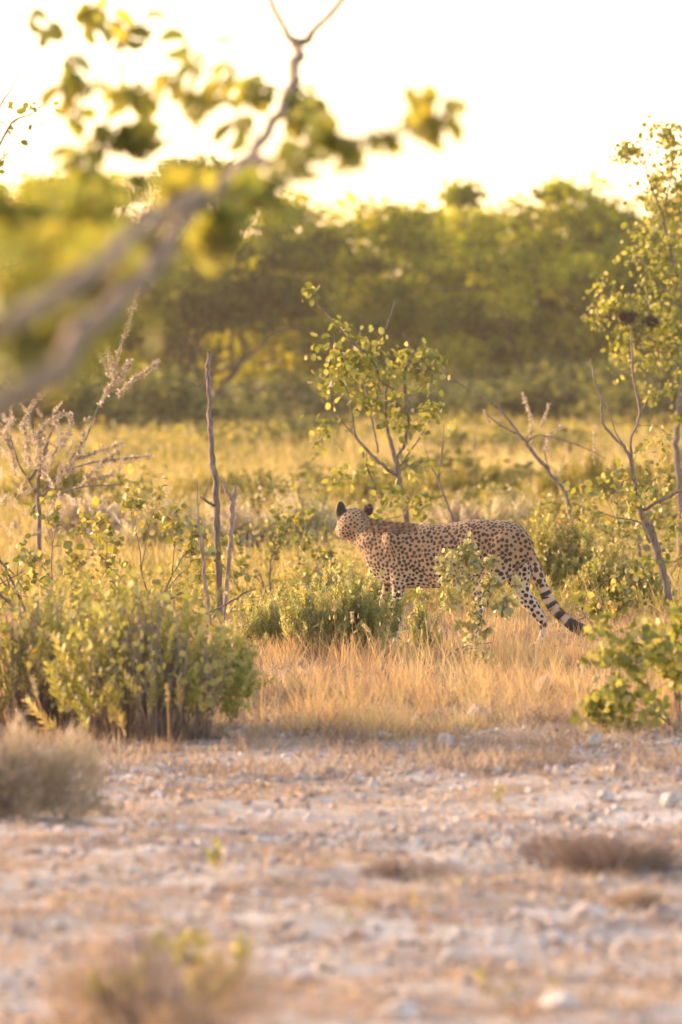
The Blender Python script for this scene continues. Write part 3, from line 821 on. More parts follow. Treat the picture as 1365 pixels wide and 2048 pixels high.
# low grey-white herbs across the middle
for i, (px, py, h, w, lab) in enumerate([
    (330, 1120, 150, 190, 'pale greyish herb clump between spike shrub and dead stake'),
    (470, 1110, 130, 160, 'pale greyish herb clump behind the dead stake'),
    (600, 1110, 150, 160, 'pale greyish herb clump in the meadow behind the ears'),
    (900, 1110, 120, 200, 'pale greyish herb clump behind the cheetah back'),
    (1020, 1105, 130, 200, 'pale greyish herb clump behind the cheetah rump'),
    (180, 1110, 130, 200, 'pale greyish herb clump under the spike shrub')]):
    herb_shrub('pale_herb', px, py, h, w, lab, 240 + i, 170, .24, mat=('pale_grey', 'grey')[i % 2], group='pale herbs in the middle distance', dry=.2)
for i, (px, py, h, w, lab) in enumerate([
    (100, 1040, 150, 260, 'soft olive shrub at the left, second row behind the spike shrub'),
    (420, 1030, 110, 240, 'soft olive shrub behind the dead stake'),
    (740, 1040, 120, 260, 'soft olive shrub behind the centre sapling'),
    (930, 1030, 130, 260, 'soft olive shrub between sapling and diagonal branch'),
    (1180, 1040, 150, 260, 'soft olive shrub behind the bare forked stems'),
    (1330, 1030, 160, 220, 'soft olive shrub at the right edge behind the tall leafy tree')]):
    herb_shrub('olive_shrub', px, py, h, w, lab, 260 + i, 200, .35, mat='meadowg', group='olive shrubs in the middle distance', dry=.1)

for i, (px, py, h, w, lab) in enumerate([
    (1150, 1130, 140, 230, 'scruffy leafy shrub between the diagonal bare branch and the leaning sapling'),
    (960, 1075, 110, 210, 'scruffy leafy shrub in the meadow above the middle of the cheetah back'),
    (560, 1090, 130, 220, 'scruffy leafy shrub in the meadow left of the cheetah ears'),
    (250, 1075, 140, 230, 'scruffy leafy shrub right of the whitish spike shrub'),
    (1320, 1090, 150, 200, 'scruffy leafy shrub behind the trunk of the leaning sapling')]):
    round_shrub('scruffy_shrub', px, py, h, w, lab, 280 + i, 50, 700, group='scruffy shrubs in the middle distance')

# right front round-leaved bush
round_shrub('round_leaved_bush', 1352, 1482, 240, 330, 'bright round-leaved bush cut by the right edge, in front of the grass', 251, 300, 800, leafscale=1.05, stem=.007, depth=4, key='sapling', mass='saplingm')
# ---- grey bush at the lower left
def grey_bush(px, py, hpx, wpx, label, seed, n=9000, mat='grey', name='grey_bush', flat=.75, lean=.5, L0=.09):
    p = ground_at(px, py); ppm = FPX / p[1]; H = hpx / ppm; Wm = wpx / ppm
    r = np.random.default_rng(seed)
    t = thing(name, label, 'shrub', p)
    g = Geo()
    a = r.random(n) * 6.28; q = r.random(n) ** .5
    nl = 7; lx = r.normal(0, .24, nl) * Wm; ly = r.normal(0, .18, nl) * Wm; lh = .45 + .55 * r.random(nl); lw = .38 + .3 * r.random(nl); li = r.integers(0, nl, n)
    q = q * (1 + .18 * np.sin(a * 3 + seed) + .10 * np.sin(a * 7 + 2 * seed)) * (1 + .22 * (r.random(n) < .15) * r.random(n))
    x = np.cos(a) * q * Wm / 2 * lw[li] + lx[li]; y = np.sin(a) * q * Wm / 2 * .7 * lw[li] + ly[li]
    lump = .80 + .22 * np.sin(x / Wm * 17 + seed) * np.cos(y / Wm * 13) + .12 * np.sin(x / Wm * 41 + 1) * np.cos(y / Wm * 37)
    z = H * lh[li] * lump * np.clip(1 - flat * q ** 2, 0.02, 1) ** .5 * (.03 + .95 * r.random(n) ** .75)
    A = np.stack([x / Wm * 2 * lean + r.normal(0, .5, n), y / Wm + r.normal(0, .5, n), .9 + 0 * x], 1)
    L = L0 * (.5 + r.random(n))
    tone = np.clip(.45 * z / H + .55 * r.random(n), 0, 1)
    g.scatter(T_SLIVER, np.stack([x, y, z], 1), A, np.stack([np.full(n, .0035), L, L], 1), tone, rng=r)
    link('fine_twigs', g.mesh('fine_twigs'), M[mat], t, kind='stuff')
    g = Geo()
    for i in range(min(70, n // 60)):
        a = r.random() * 6.28; q = r.random() ** .5
        E = np.array((math.cos(a) * q * Wm * .42, math.sin(a) * q * Wm * .3, H * math.sqrt(1 - flat * q * q) * .85))
        B = E * (.15, .15, 0) + (0, 0, -.01)
        g.tube(np.array([B, (B + E) / 2 + r.normal(0, .02, 3), E]), .005, .002, 3)
    link('stems', g.mesh('stems'), M['deadbark'], t)
    return t
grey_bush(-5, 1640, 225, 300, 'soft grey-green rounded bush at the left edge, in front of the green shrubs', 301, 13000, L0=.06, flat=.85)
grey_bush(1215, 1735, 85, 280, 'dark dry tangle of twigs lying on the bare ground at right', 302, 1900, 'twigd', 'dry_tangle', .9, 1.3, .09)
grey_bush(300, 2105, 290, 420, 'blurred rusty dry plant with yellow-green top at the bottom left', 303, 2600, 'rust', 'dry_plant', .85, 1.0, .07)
grey_bush(800, 1765, 50, 180, 'low dry brown tuft on the bare ground near the middle', 304, 420, 'twigd', 'dry_tuft', .9, .8, .05)
grey_bush(1300, 1800, 50, 150, 'low straw tuft on the bare ground at the right', 305, 420, 'rust', 'dry_tuft', .9, .8, .05)

# yellow-green top of the bottom-left plant and small seedlings
def seedling(px, py, hpx, label, seed, n=9, ls=.022, mat='sapling', name='seedling', spread=.35):
    p = ground_at(px, py); H = hpx / (FPX / p[1]); r = np.random.default_rng(seed)
    t = thing(name, label, 'plant', p, 'small plants on the bare ground')
    g = Geo()
    for k in range(4):
        e = np.array((r.normal(0, spread) * H, r.normal(0, spread) * H, H * (.6 + .4 * r.random())))
        g.tube(np.array([(0, 0, -.01), e * .5 + r.normal(0, .01, 3), e]), .003, .0015, 3)
        for j in range(n):
            f = .4 + .6 * r.random()
            put_leaf(t, LM['sapling'][j % 2], e * f + r.normal(0, .008, 3), r.normal(size=3), r, ls / .045 * (.7 + .6 * r.random()))
    link('stem', g.mesh('stem'), M['straw'], t)
seedling(435, 1752, 42, 'tiny yellow-green seedling alone on the bare ground, left of centre', 310, 6)
seedling(712, 1880, 100, 'blurred spindly seedling left of the foreground stone', 311, 5, .016)
seedling(838, 1860, 120, 'blurred thin dry seedling above the foreground stone', 312, 4, .014)
seedling(1000, 1590, 40, 'little pale green seedling below the grass edge', 313, 6, .014)
seedling(430, 2070, 215, 'blurred yellow-green plant on the right of the dry foreground plant', 314, 60, .026, mat='straw', spread=.55)
seedling(210, 2075, 210, 'blurred yellow-green plant on the left of the dry foreground plant', 315, 55, .025, mat='straw', spread=.6)
seedling(1040, 2075, 130, 'blurred brown stalky plant at the bottom edge right of centre', 316, 6, .016)

# ---- branches given by pixel polylines, each with its own distance
def limb(g, pts, sides=6, wob=.06, per=4, origin=(0, 0, 0), rng=RNG):
    """pts: (px, py, distance, radius)"""
    Q = np.array([(*W(a, b, c), r_) for a, b, c, r_ in pts])
    Q = smooth_path(Q, per)
    jit = rng.normal(0, 1, (len(Q), 3)) * Q[:, 3:4] * .25
    g.tube(Q[:, :3] + jit - np.asarray(origin), np.abs(Q[:, 3]), None, sides, .5, wob, rng)
    return Q[:, :3] - np.asarray(origin)

# dead stake
def dead_stake():
    r = np.random.default_rng(401); d0 = 32.6
    base = W(436, 1262, d0); base[2] = float(hgt(base[0], d0))
    t = thing('dead_stake', 'tall bare grey dead stem with a broken splintered top', 'dead tree', base)
    g = Geo()
    limb(g, [(446, 1275, d0, .023), (438, 1190, d0, .022), (436, 1080, d0, .023), (432, 980, d0, .022), (424, 890, d0, .019), (419, 800, d0, .017), (417, 745, d0, .017), (419, 712, d0, .014), (417, 702, d0, .004)], 8, .10, 6, base, r)
    link('trunk', g.mesh('trunk', True), M['bark'], t)
    g = Geo(); limb(g, [(415, 780, d0, .006), (400, 772, d0, .004), (380, 760, d0, .0025)], 4, .1, 3, base, r); link('twig', g.mesh('twig'), M['bark'], t)
    g = Geo(); limb(g, [(430, 1012, d0, .011), (415, 1003, d0 - .03, .009), (402, 994, d0 - .05, .007)], 5, .1, 3, base, r); link('twig', g.mesh('twig'), M['bark'], t)
    g = Geo(); limb(g, [(420, 706, d0, .006), (413, 700, d0, .004), (411, 706, d0, .002)], 4, .1, 2, base, r); link('splinter', g.mesh('splinter'), M['bark'], t)
dead_stake()
def dead_stem(label, lims, d0, px, py, seed, name='dead_sapling'):
    r = np.random.default_rng(seed)
    base = W(px, py, d0); base[2] = float(hgt(base[0], d0))
    t = thing(name, label, 'dead stem', base)
    for i, l_ in enumerate(lims):
        g = Geo(); limb(g, [(a, b, d0 + (c if len(q) else 0), rr) for a, b, c, rr, *q in [(*z, 1) for z in l_]], 6, .10, 5, base, r)
        link('stem' if i == 0 else 'twig', g.mesh('stem', True), M['deadbark'], t)
dead_stem('short forked dead stem just right of the tall dead stake', [
    [(450, 1275, 0, .016), (453, 1180, 0, .016), (460, 1100, 0, .017), (464, 1050, 0, .018), (466, 1005, 0, .015), (455, 985, 0, .014), (447, 958, 0, .007)],
    [(464, 1000, 0, .012), (472, 978, 0, .011), (468, 974, 0, .006)], [(466, 1030, 0, .010), (470, 1000, 0, .009), (476, 985, 0, .004)]], 32.5, 450, 1262, 402)
dead_stem('thin crooked dead stem just left of the tall dead stake', [
    [(425, 1265, 0, .013), (412, 1180, 0, .012), (405, 1100, 0, .011), (397, 1040, 0, .008), (395, 1000, 0, .006), (394, 962, 0, .004)],
    [(397, 1012, 0, .004), (410, 985, 0, .003), (421, 958, 0, .002)], [(408, 1110, 0, .007), (407, 1085, 0, .003)]], 32.3, 425, 1255, 403)

# centre sapling behind the cheetah
def leafy_tree(name, label, d0, base_px, limbs, clusters, key, seed, twig_r=.004, leafscale=1.0, mat='bark', mass=0, massmat='roundm', cat='tree', droop=.3, mtpl=T_ROUND, msize=.04):
    """limbs: pixel polylines (px,py,dd,radius); clusters: (px,py,spread_px,count,dd)"""
    r = np.random.default_rng(seed)
    base = W(base_px[0], base_px[1], d0); base[2] = float(hgt(base[0], d0))
    t = thing(name, label, cat, base)
    allp = []
    for i, L in enumerate(limbs):
        g = Geo()
        P = limb(g, [(a, b, d0 + c, rr) for a, b, c, rr in L], 7 if i == 0 else 5, .07, 5, base, r)
        allp.append(P)
        link('trunk' if i == 0 else 'branch', g.mesh('branch', True), M[mat], t)
    AP = np.concatenate(allp)
    tw = Geo(); mg = Geo(); massn = 0
    for (px, py, sp, n, dd, *mo) in clusters:
        mass_ = mo[0] if mo else mass
        c = W(px, py, d0 + dd) - base; s = sp / (FPX / (d0 + dd))
        nt = max(1, n // 5)
        near = AP[np.argmin(np.linalg.norm(AP - c, axis=1))]
        for k in range(nt):
            e = c + r.normal(0, 1, 3) * s * (.62, .62, .55)
            j = AP[np.argmin(np.linalg.norm(AP - e, axis=1))] if r.random() < .6 else near
            mid = (j + e) / 2 + r.normal(0, .12, 3) * np.linalg.norm(e - j)
            pts = smooth_path(np.array([j, mid, e]), 3)
            tw.tube(pts, twig_r, twig_r * .4, 3)
            m_ = int(math.ceil(n / nt))
            for q in range(m_):
                f = .72 + .28 * r.random(); p = pts[min(int(f * len(pts)), len(pts) - 1)] + r.normal(0, 1, 3) * min(s * .35, .09)
                put_leaf(t, LM[key][q % 2], p, r.normal(size=3) + (0, 0, -droop), r, leafscale * (.7 + .6 * r.random()))
            if mass_:
                mm = int(mass_ * m_)
                P = pts[r.integers(len(pts) // 2, len(pts), mm)] + r.normal(0, 1, (mm, 3)) * min(s * .5, .14)
                mg.scatter(mtpl, P, r.normal(size=(mm, 3)) + (0, 0, -droop), (msize * leafscale) * (.7 + .6 * r.random(mm)), rng=r); massn += mm
    link('twigs', tw.mesh('twigs'), M[mat], t, kind='stuff')
    if massn: link('foliage', mg.mesh('foliage'), M[massmat], t, kind='stuff')
    return t

leafy_tree('sapling', 'leafy sapling standing right behind the cheetah shoulders', 35.6, (822, 1215), [
    [(822, 1215, 0, .024), (818, 1100, 0, .024), (812, 1030, 0, .024), (803, 985, 0, .022), (797, 945, 0, .020), (792, 915, 0, .018)],
    [(795, 930, 0, .017), (780, 880, 0, .016), (772, 845, .05, .014), (773, 790, .05, .010), (772, 740, .05, .006)],
    [(797, 915, 0, .014), (812, 880, 0, .014), (818, 830, 0, .013), (811, 790, 0, .013), (811, 745, 0, .014), (820, 720, 0, .010), (818, 690, 0, .006), (807, 665, 0, .004)],
    [(795, 950, 0, .014), (765, 930, -.05, .014), (735, 900, -.05, .012), (712, 870, -.05, .010), (700, 800, -.05, .007), (685, 755, -.05, .005)],
    [(715, 875, 0, .008), (690, 850, 0, .006), (672, 830, 0, .005), (668, 790, 0, .003)],
    [(752, 980, .1, .009), (735, 935, .1, .009), (722, 890, .1, .007)],
    [(757, 905, .05, .008), (750, 865, .05, .008), (738, 820, .05, .007), (728, 760, .05, .005)],
    [(790, 780, 0, .008), (760, 760, 0, .009), (755, 740, -.05, .009), (735, 710, -.1, .008), (700, 680, -.15, .007), (665, 640, -.2, .006), (635, 608, -.2, .004), (628, 590, -.2, .003)],
    [(752, 805, 0, .010), (758, 775, 0, .010), (757, 750, 0, .008)],
    [(820, 825, 0, .006), (835, 825, 0, .006), (852, 822, 0, .004)],
    [(798, 935, .1, .008), (830, 890, .1, .008), (855, 850, .1, .006), (862, 835, .1, .004)],
    [(820, 745, 0, .014), (840, 742, .1, .016), (860, 738, .1, .012)],
    [(860, 738, .1, .005), (900, 755, .3, .004), (945, 782, .5, .003)],
    [(757, 683, 0, .004), (775, 650, 0, .005), (785, 620, 0, .004), (792, 600, 0, .002)],
    [(672, 680, -.1, .004), (620, 662, -.1, .004), (575, 658, -.1, .003), (540, 672, -.1, .003), (500, 715, -.1, .002)],
    [(720, 680, 0, .003), (722, 655, 0, .003), (718, 635, 0, .002)],
    [(820, 710, 0, .005), (840, 698, 0, .005), (856, 685, 0, .003)],
    [(870, 745, .2, .003), (900, 770, .3, .003), (915, 800, .4, .003)],
    ], [
    (628, 592, 16, 6, -.2), (690, 655, 20, 6, -.1), (665, 715, 32, 12, -.1), (690, 740, 40, 22, 0), (700, 705, 34, 16, 0), (750, 705, 36, 18, 0), (785, 710, 36, 18, 0),
    (825, 705, 30, 14, 0), (850, 700, 20, 8, .05), (735, 745, 40, 22, 0), (790, 750, 36, 16, 0), (720, 790, 34, 14, 0), (770, 800, 34, 14, 0), (790, 840, 30, 8, 0),
    (680, 830, 28, 6, -.05), (700, 870, 36, 6, 0), (880, 820, 26, 8, .2), (860, 850, 26, 4, .1), (740, 900, 36, 8, 0), (690, 940, 34, 8, 0), (800, 900, 40, 6, 0),
    (850, 940, 34, 6, .1), (800, 1000, 34, 16, -.3), (750, 1000, 34, 12, -.2), (840, 1010, 26, 8, -.2), (830, 770, 26, 6, 0)], 'sapling', 411, leafscale=1.2, mass=3, massmat='saplingm')

# small bare twig right of it
leafy_tree('twiggy_sapling', 'thin crooked twig sapling right of the centre sapling, nearly leafless', 37.0, (910, 1180), [
    [(915, 1180, 0, .010), (905, 1040, 0, .010), (890, 995, 0, .010), (878, 955, 0, .008), (885, 900, 0, .006), (888, 850, 0, .004)],
    [(880, 965, 0, .006), (862, 930, 0, .005), (850, 895, 0, .003)]], [(890, 860, 24, 5, 0), (870, 930, 26, 5, 0)], 'sapling', 412, .003, .8)

# diagonal bare shrub in the right middle with whitish flower spikes
def spiked_shrub(name, label, d0, base_px, limbs, spikes, seed, blobs=()):
    r = np.random.default_rng(seed)
    base = W(base_px[0], base_px[1], d0); base[2] = float(hgt(base[0], d0))
    t = thing(name, label, 'shrub', base)
    for i, L in enumerate(limbs):
        g = Geo(); limb(g, [(a, b, d0 + c, rr) for a, b, c, rr in L], 5, .08, 5, base, r)
        link('branch', g.mesh('branch', True), M['bark'], t)
    for (P0, thick) in spikes:
        g = Geo()
        Q = smooth_path(np.array([W(a, b, d0 + c) - base for a, b, c in P0]), 8)
        g.tube(Q, .003, .0015, 3)
        N = int(len(Q) * 24)
        f = r.random(N) * (len(Q) - 1); i0 = f.astype(int); fr = (f - i0)[:, None]
        C = Q[i0] * (1 - fr) + Q[np.minimum(i0 + 1, len(Q) - 1)] * fr
        tz = norm(Q[-1] - Q[0]); th = thick * (.3 + .9 * np.sin(np.linspace(0, 1, len(Q)) * 19 + thick * 400 + len(Q) + P0[0][0])[i0] ** 2)
        g.scatter(T_OVAL, C + r.normal(0, .45, (N, 3)) * thick, norm(r.normal(size=(N, 3))) + tz * .8, th * 1.25 * (.6 + .5 * r.random(N)), rng=r)
        link('flower_spike', g.mesh('flower_spike'), M['spike'], t)
    for (px, py, sp, n) in blobs:
        g = Geo(); c = W(px, py, d0) - base; s = sp / (FPX / d0)
        P = c + r.normal(0, 1, (n, 3)) * (s, s * .8, s * .9)
        P[:, 2] = np.maximum(P[:, 2], .02)
        g.scatter(T_SPRIG[0], P, r.normal(0, .6, (n, 3)) + (0, 0, 1), .10 + .08 * r.random(n), rng=r)
        link('flower_mass', g.mesh('flower_mass'), M['spike'], t, kind='stuff')
    return t
spiked_shrub('bare_shrub', 'leaning bare branch shrub reaching up left in the right middle distance', 38.0, (1150, 1150), [
    [(1150, 1120, 0, .018), (1136, 1000, 0, .018), (1100, 945, 0, .017), (1060, 895, 0, .015), (1040, 870, 0, .014), (1010, 830, 0, .010), (975, 800, 0, .008), (945, 780, 0, .005), (880, 748, 0, .003)],
    [(1040, 870, 0, .008), (1000, 850, 0, .007), (970, 825, 0, .005), (940, 815, 0, .003)],
    [(1055, 885, 0, .006), (1080, 870, -.1, .006), (1140, 885, -.2, .005), (1190, 905, -.2, .004), (1212, 918, -.2, .003)],
    [(1010, 830, 0, .005), (995, 800, 0, .004), (1000, 780, 0, .002)],
    [(1100, 945, 0, .006), (1090, 900, 0, .005), (1105, 860, 0, .003)]],
    [([(1062, 880, 0), (1062, 840, 0), (1045, 785, 0)], .016), ([(1090, 900, 0), (1100, 870, 0), (1130, 850, 0)], .016),
     ([(1080, 860, 0), (1090, 835, 0), (1098, 810, 0)], .012), ([(1190, 930, 0), (1188, 890, 0), (1190, 850, 0)], .012), ([(980, 850, 0), (975, 835, 0), (968, 822, 0)], .01),
     ([(1110, 960, 0), (1125, 930, 0), (1130, 900, 0)], .012)], 421)

# whitish flower spike shrub at the left
sp = []
SPK = [[(200, 810), (225, 760), (240, 700), (262, 630), (276, 570)], [(235, 790), (265, 762), (290, 745), (318, 722)], [(225, 780), (248, 745), (262, 722)],
       [(222, 750), (200, 710), (182, 690)], [(228, 740), (215, 700), (194, 662)], [(45, 860), (60, 815), (98, 775)], [(70, 880), (90, 850), (130, 825)],
       [(130, 660), (145, 645), (160, 630)], [(120, 900), (140, 860), (140, 825)], [(20, 900), (15, 860), (30, 840)], [(150, 920), (190, 905), (245, 885)],
       [(160, 930), (230, 920), (300, 912)], [(0, 900), (-10, 850), (-20, 820)], [(100, 920), (120, 880), (110, 840)], [(60, 930), (55, 880), (45, 850)], [(170, 960), (200, 930), (240, 900)],
       [(130, 950), (155, 910), (170, 860)], [(30, 950), (25, 910), (5, 870)], [(90, 960), (80, 900), (85, 860)], [(150, 980), (185, 960), (225, 950)]]
for k, s_ in enumerate(SPK):
    sp.append(([(a, b, (.25 if k % 2 else -.2)) for a, b in s_], .020))
spiked_shrub('spike_shrub', 'whitish shrub covered in fuzzy flower spikes at the left', 35.5, (80, 1130), [
    [(80, 1120, 0, .02), (78, 1000, 0, .018), (76, 960, 0, .014), (90, 900, 0, .010), (110, 850, 0, .006)],
    [(80, 1000, 0, .014), (120, 950, 0, .010), (170, 880, 0, .008), (200, 810, 0, .006), (230, 770, 0, .004)],
    [(76, 990, 0, .010), (40, 930, 0, .008), (20, 870, 0, .005)],
    [(85, 980, 0, .007), (140, 940, 0, .006), (200, 922, 0, .004), (300, 912, 0, .002)],
    [(60, 960, 0, .012), (95, 900, .2, .014), (70, 880, .3, .012), (60, 830, .3, .010)],
    [(95, 1000, 0, .008), (160, 975, 0, .006), (240, 970, 0, .004)]],
    sp, 431, [(60, 930, 48, 26), (140, 920, 42, 20), (100, 990, 60, 26), (10, 900, 35, 14)])

# leaning sapling on the right
leafy_tree('leaning_sapling', 'leaning grey sapling right of the tail with bare forked upper stems', 33.6, (1345, 1225), [
    [(1345, 1228, 0, .026), (1332, 1170, 0, .026), (1318, 1110, 0, .028), (1302, 1060, 0, .026), (1285, 1030, 0, .022), (1272, 985, 0, .016), (1264, 930, 0, .014), (1250, 895, 0, .012), (1232, 878, 0, .010), (1205, 845, 0, .009), (1203, 800, 0, .008), (1190, 760, 0, .007), (1182, 718, 0, .005)],
    [(1264, 925, 0, .012), (1262, 880, 0, .010), (1280, 830, 0, .010), (1270, 770, 0, .009), (1264, 700, 0, .007), (1262, 660, 0, .004)],
    [(1279, 835, 0, .007), (1290, 810, 0, .006), (1302, 788, 0, .003)],
    [(1288, 1020, 0, .013), (1310, 1005, -.1, .012), (1340, 992, -.15, .012), (1375, 975, -.2, .010)],
    [(1300, 1085, -.1, .009), (1280, 1045, -.1, .006), (1230, 1035, -.1, .004)],
    [(1322, 1150, .1, .010), (1314, 1080, .1, .010), (1300, 1040, .1, .008)],
    [(1248, 890, 0, .005), (1230, 860, 0, .005), (1212, 800, 0, .004)],
    [(1300, 1050, 0, .005), (1270, 1000, 0, .004), (1310, 960, 0, .003)]],
    [(1225, 935, 22, 7, 0), (1260, 945, 26, 8, 0), (1240, 975, 26, 8, -.1), (1210, 965, 22, 5, 0), (1290, 935, 26, 8, 0), (1330, 945, 30, 10, 0), (1280, 980, 28, 8, 0), (1320, 1000, 28, 8, 0), (1245, 1010, 30, 8, -.1),
     (1200, 1010, 26, 6, 0), (1150, 975, 26, 5, 0), (1340, 1040, 26, 8, 0), (1265, 1060, 26, 6, 0), (1215, 1060, 24, 5, 0), (1345, 1110, 24, 6, 0), (1290, 1130, 24, 5, 0), (1240, 1120, 24, 5, 0), (1275, 1165, 24, 6, 0), (1345, 895, 28, 6, 0)],
    'round', 441, .003, .85, mass=2)

# tall leafy tree at the right edge
def nest(parent_d, px, py, rpx, label, seed):
    r = np.random.default_rng(seed)
    p = W(px, py, parent_d); s = rpx / (FPX / parent_d)
    g = Geo(); n = 420
    P = norm(r.normal(size=(n, 3))) * (r.random(n) ** .3)[:, None] * (s, s * .8, s * .6)
    g.scatter(T_SLIVER, P - 0, r.normal(size=(n, 3)), np.stack([np.full(n, .006), np.full(n, s * .9), np.full(n, s)], 1), rng=r)
    tag(link('bird_nest', g.mesh('bird_nest'), M['nest'], loc=p), label, 'nest', 'nests in the right-hand tree')
leafy_tree('leafy_tree', 'tall leafy tree at the right edge rising above the far woodland', 40.5, (1358, 1160), [
    [(1358, 1160, 0, 0.0280), (1362, 1060, 0, 0.0280), (1358, 960, 0, 0.0266), (1352, 890, 0, 0.0252), (1358, 820, 0, 0.0210), (1368, 740, 0, 0.0196), (1380, 680, 0, 0.0182), (1372, 620, 0, 0.0154), (1345, 520, 0, 0.0126), (1325, 430, 0, 0.0098), (1305, 380, 0, 0.0084), (1290, 340, 0, 0.0049)],
    [(1368, 740, 0, .014), (1330, 700, 0, .012), (1290, 670, -.1, .010), (1250, 650, -.1, .008), (1200, 632, -.1, .005), (1165, 626, -.1, .003)],
    [(1360, 830, 0, .010), (1320, 780, 0, .008), (1285, 740, 0, .006), (1250, 690, 0, .004)],
    [(1372, 625, 0, .012), (1325, 580, 0, .009), (1295, 540, 0, .006), (1280, 520, 0, .003)],
    [(1325, 430, 0, .010), (1345, 340, .1, .007), (1340, 280, .1, .005)],
    [(1352, 885, 0, .010), (1325, 860, .1, .006), (1300, 845, .1, .003)],
    [(1378, 690, 0, .012), (1340, 710, 0, .010), (1310, 690, 0, .007)],
    [(1310, 390, 0, .006), (1290, 330, .1, .005), (1250, 300, .1, .003)],
    [(1340, 500, 0, .010), (1370, 420, .2, .008), (1390, 330, .2, .006)]],
    [(1310, 250, 26, 9, 0), (1350, 265, 26, 9, 0), (1285, 300, 26, 10, 0), (1335, 310, 34, 14, .1), (1265, 325, 20, 7, 0), (1240, 300, 14, 3, 0), (1355, 350, 34, 16, .1), (1300, 365, 28, 8, 0),
     (1350, 410, 40, 18, 0), (1300, 420, 34, 12, .2), (1290, 470, 40, 14, .2), (1350, 480, 44, 18, .1), (1310, 520, 36, 12, 0), (1350, 560, 40, 14, 0), (1290, 560, 26, 8, 0),
     (1240, 605, 30, 14, -.1), (1275, 600, 26, 10, -.1), (1210, 630, 26, 10, -.1), (1200, 650, 24, 10, -.1), (1250, 665, 30, 14, -.1), (1310, 640, 36, 16, -.1), (1350, 620, 34, 12, 0), (1295, 690, 36, 18, -.1), (1345, 690, 36, 16, 0),
     (1320, 740, 36, 14, 0), (1355, 770, 34, 12, 0), (1300, 790, 20, 6, 0), (1350, 835, 20, 6, 0)],
    'sapling', 451, .004, 1.1, mass=5, massmat='saplingm')
nest(40.3, 1256, 634, 17, 'dark twiggy bird nest hanging in the leaves, left one of two', 452)
nest(40.3, 1303, 642, 15, 'dark twiggy bird nest beside the branch, right one of two', 453)

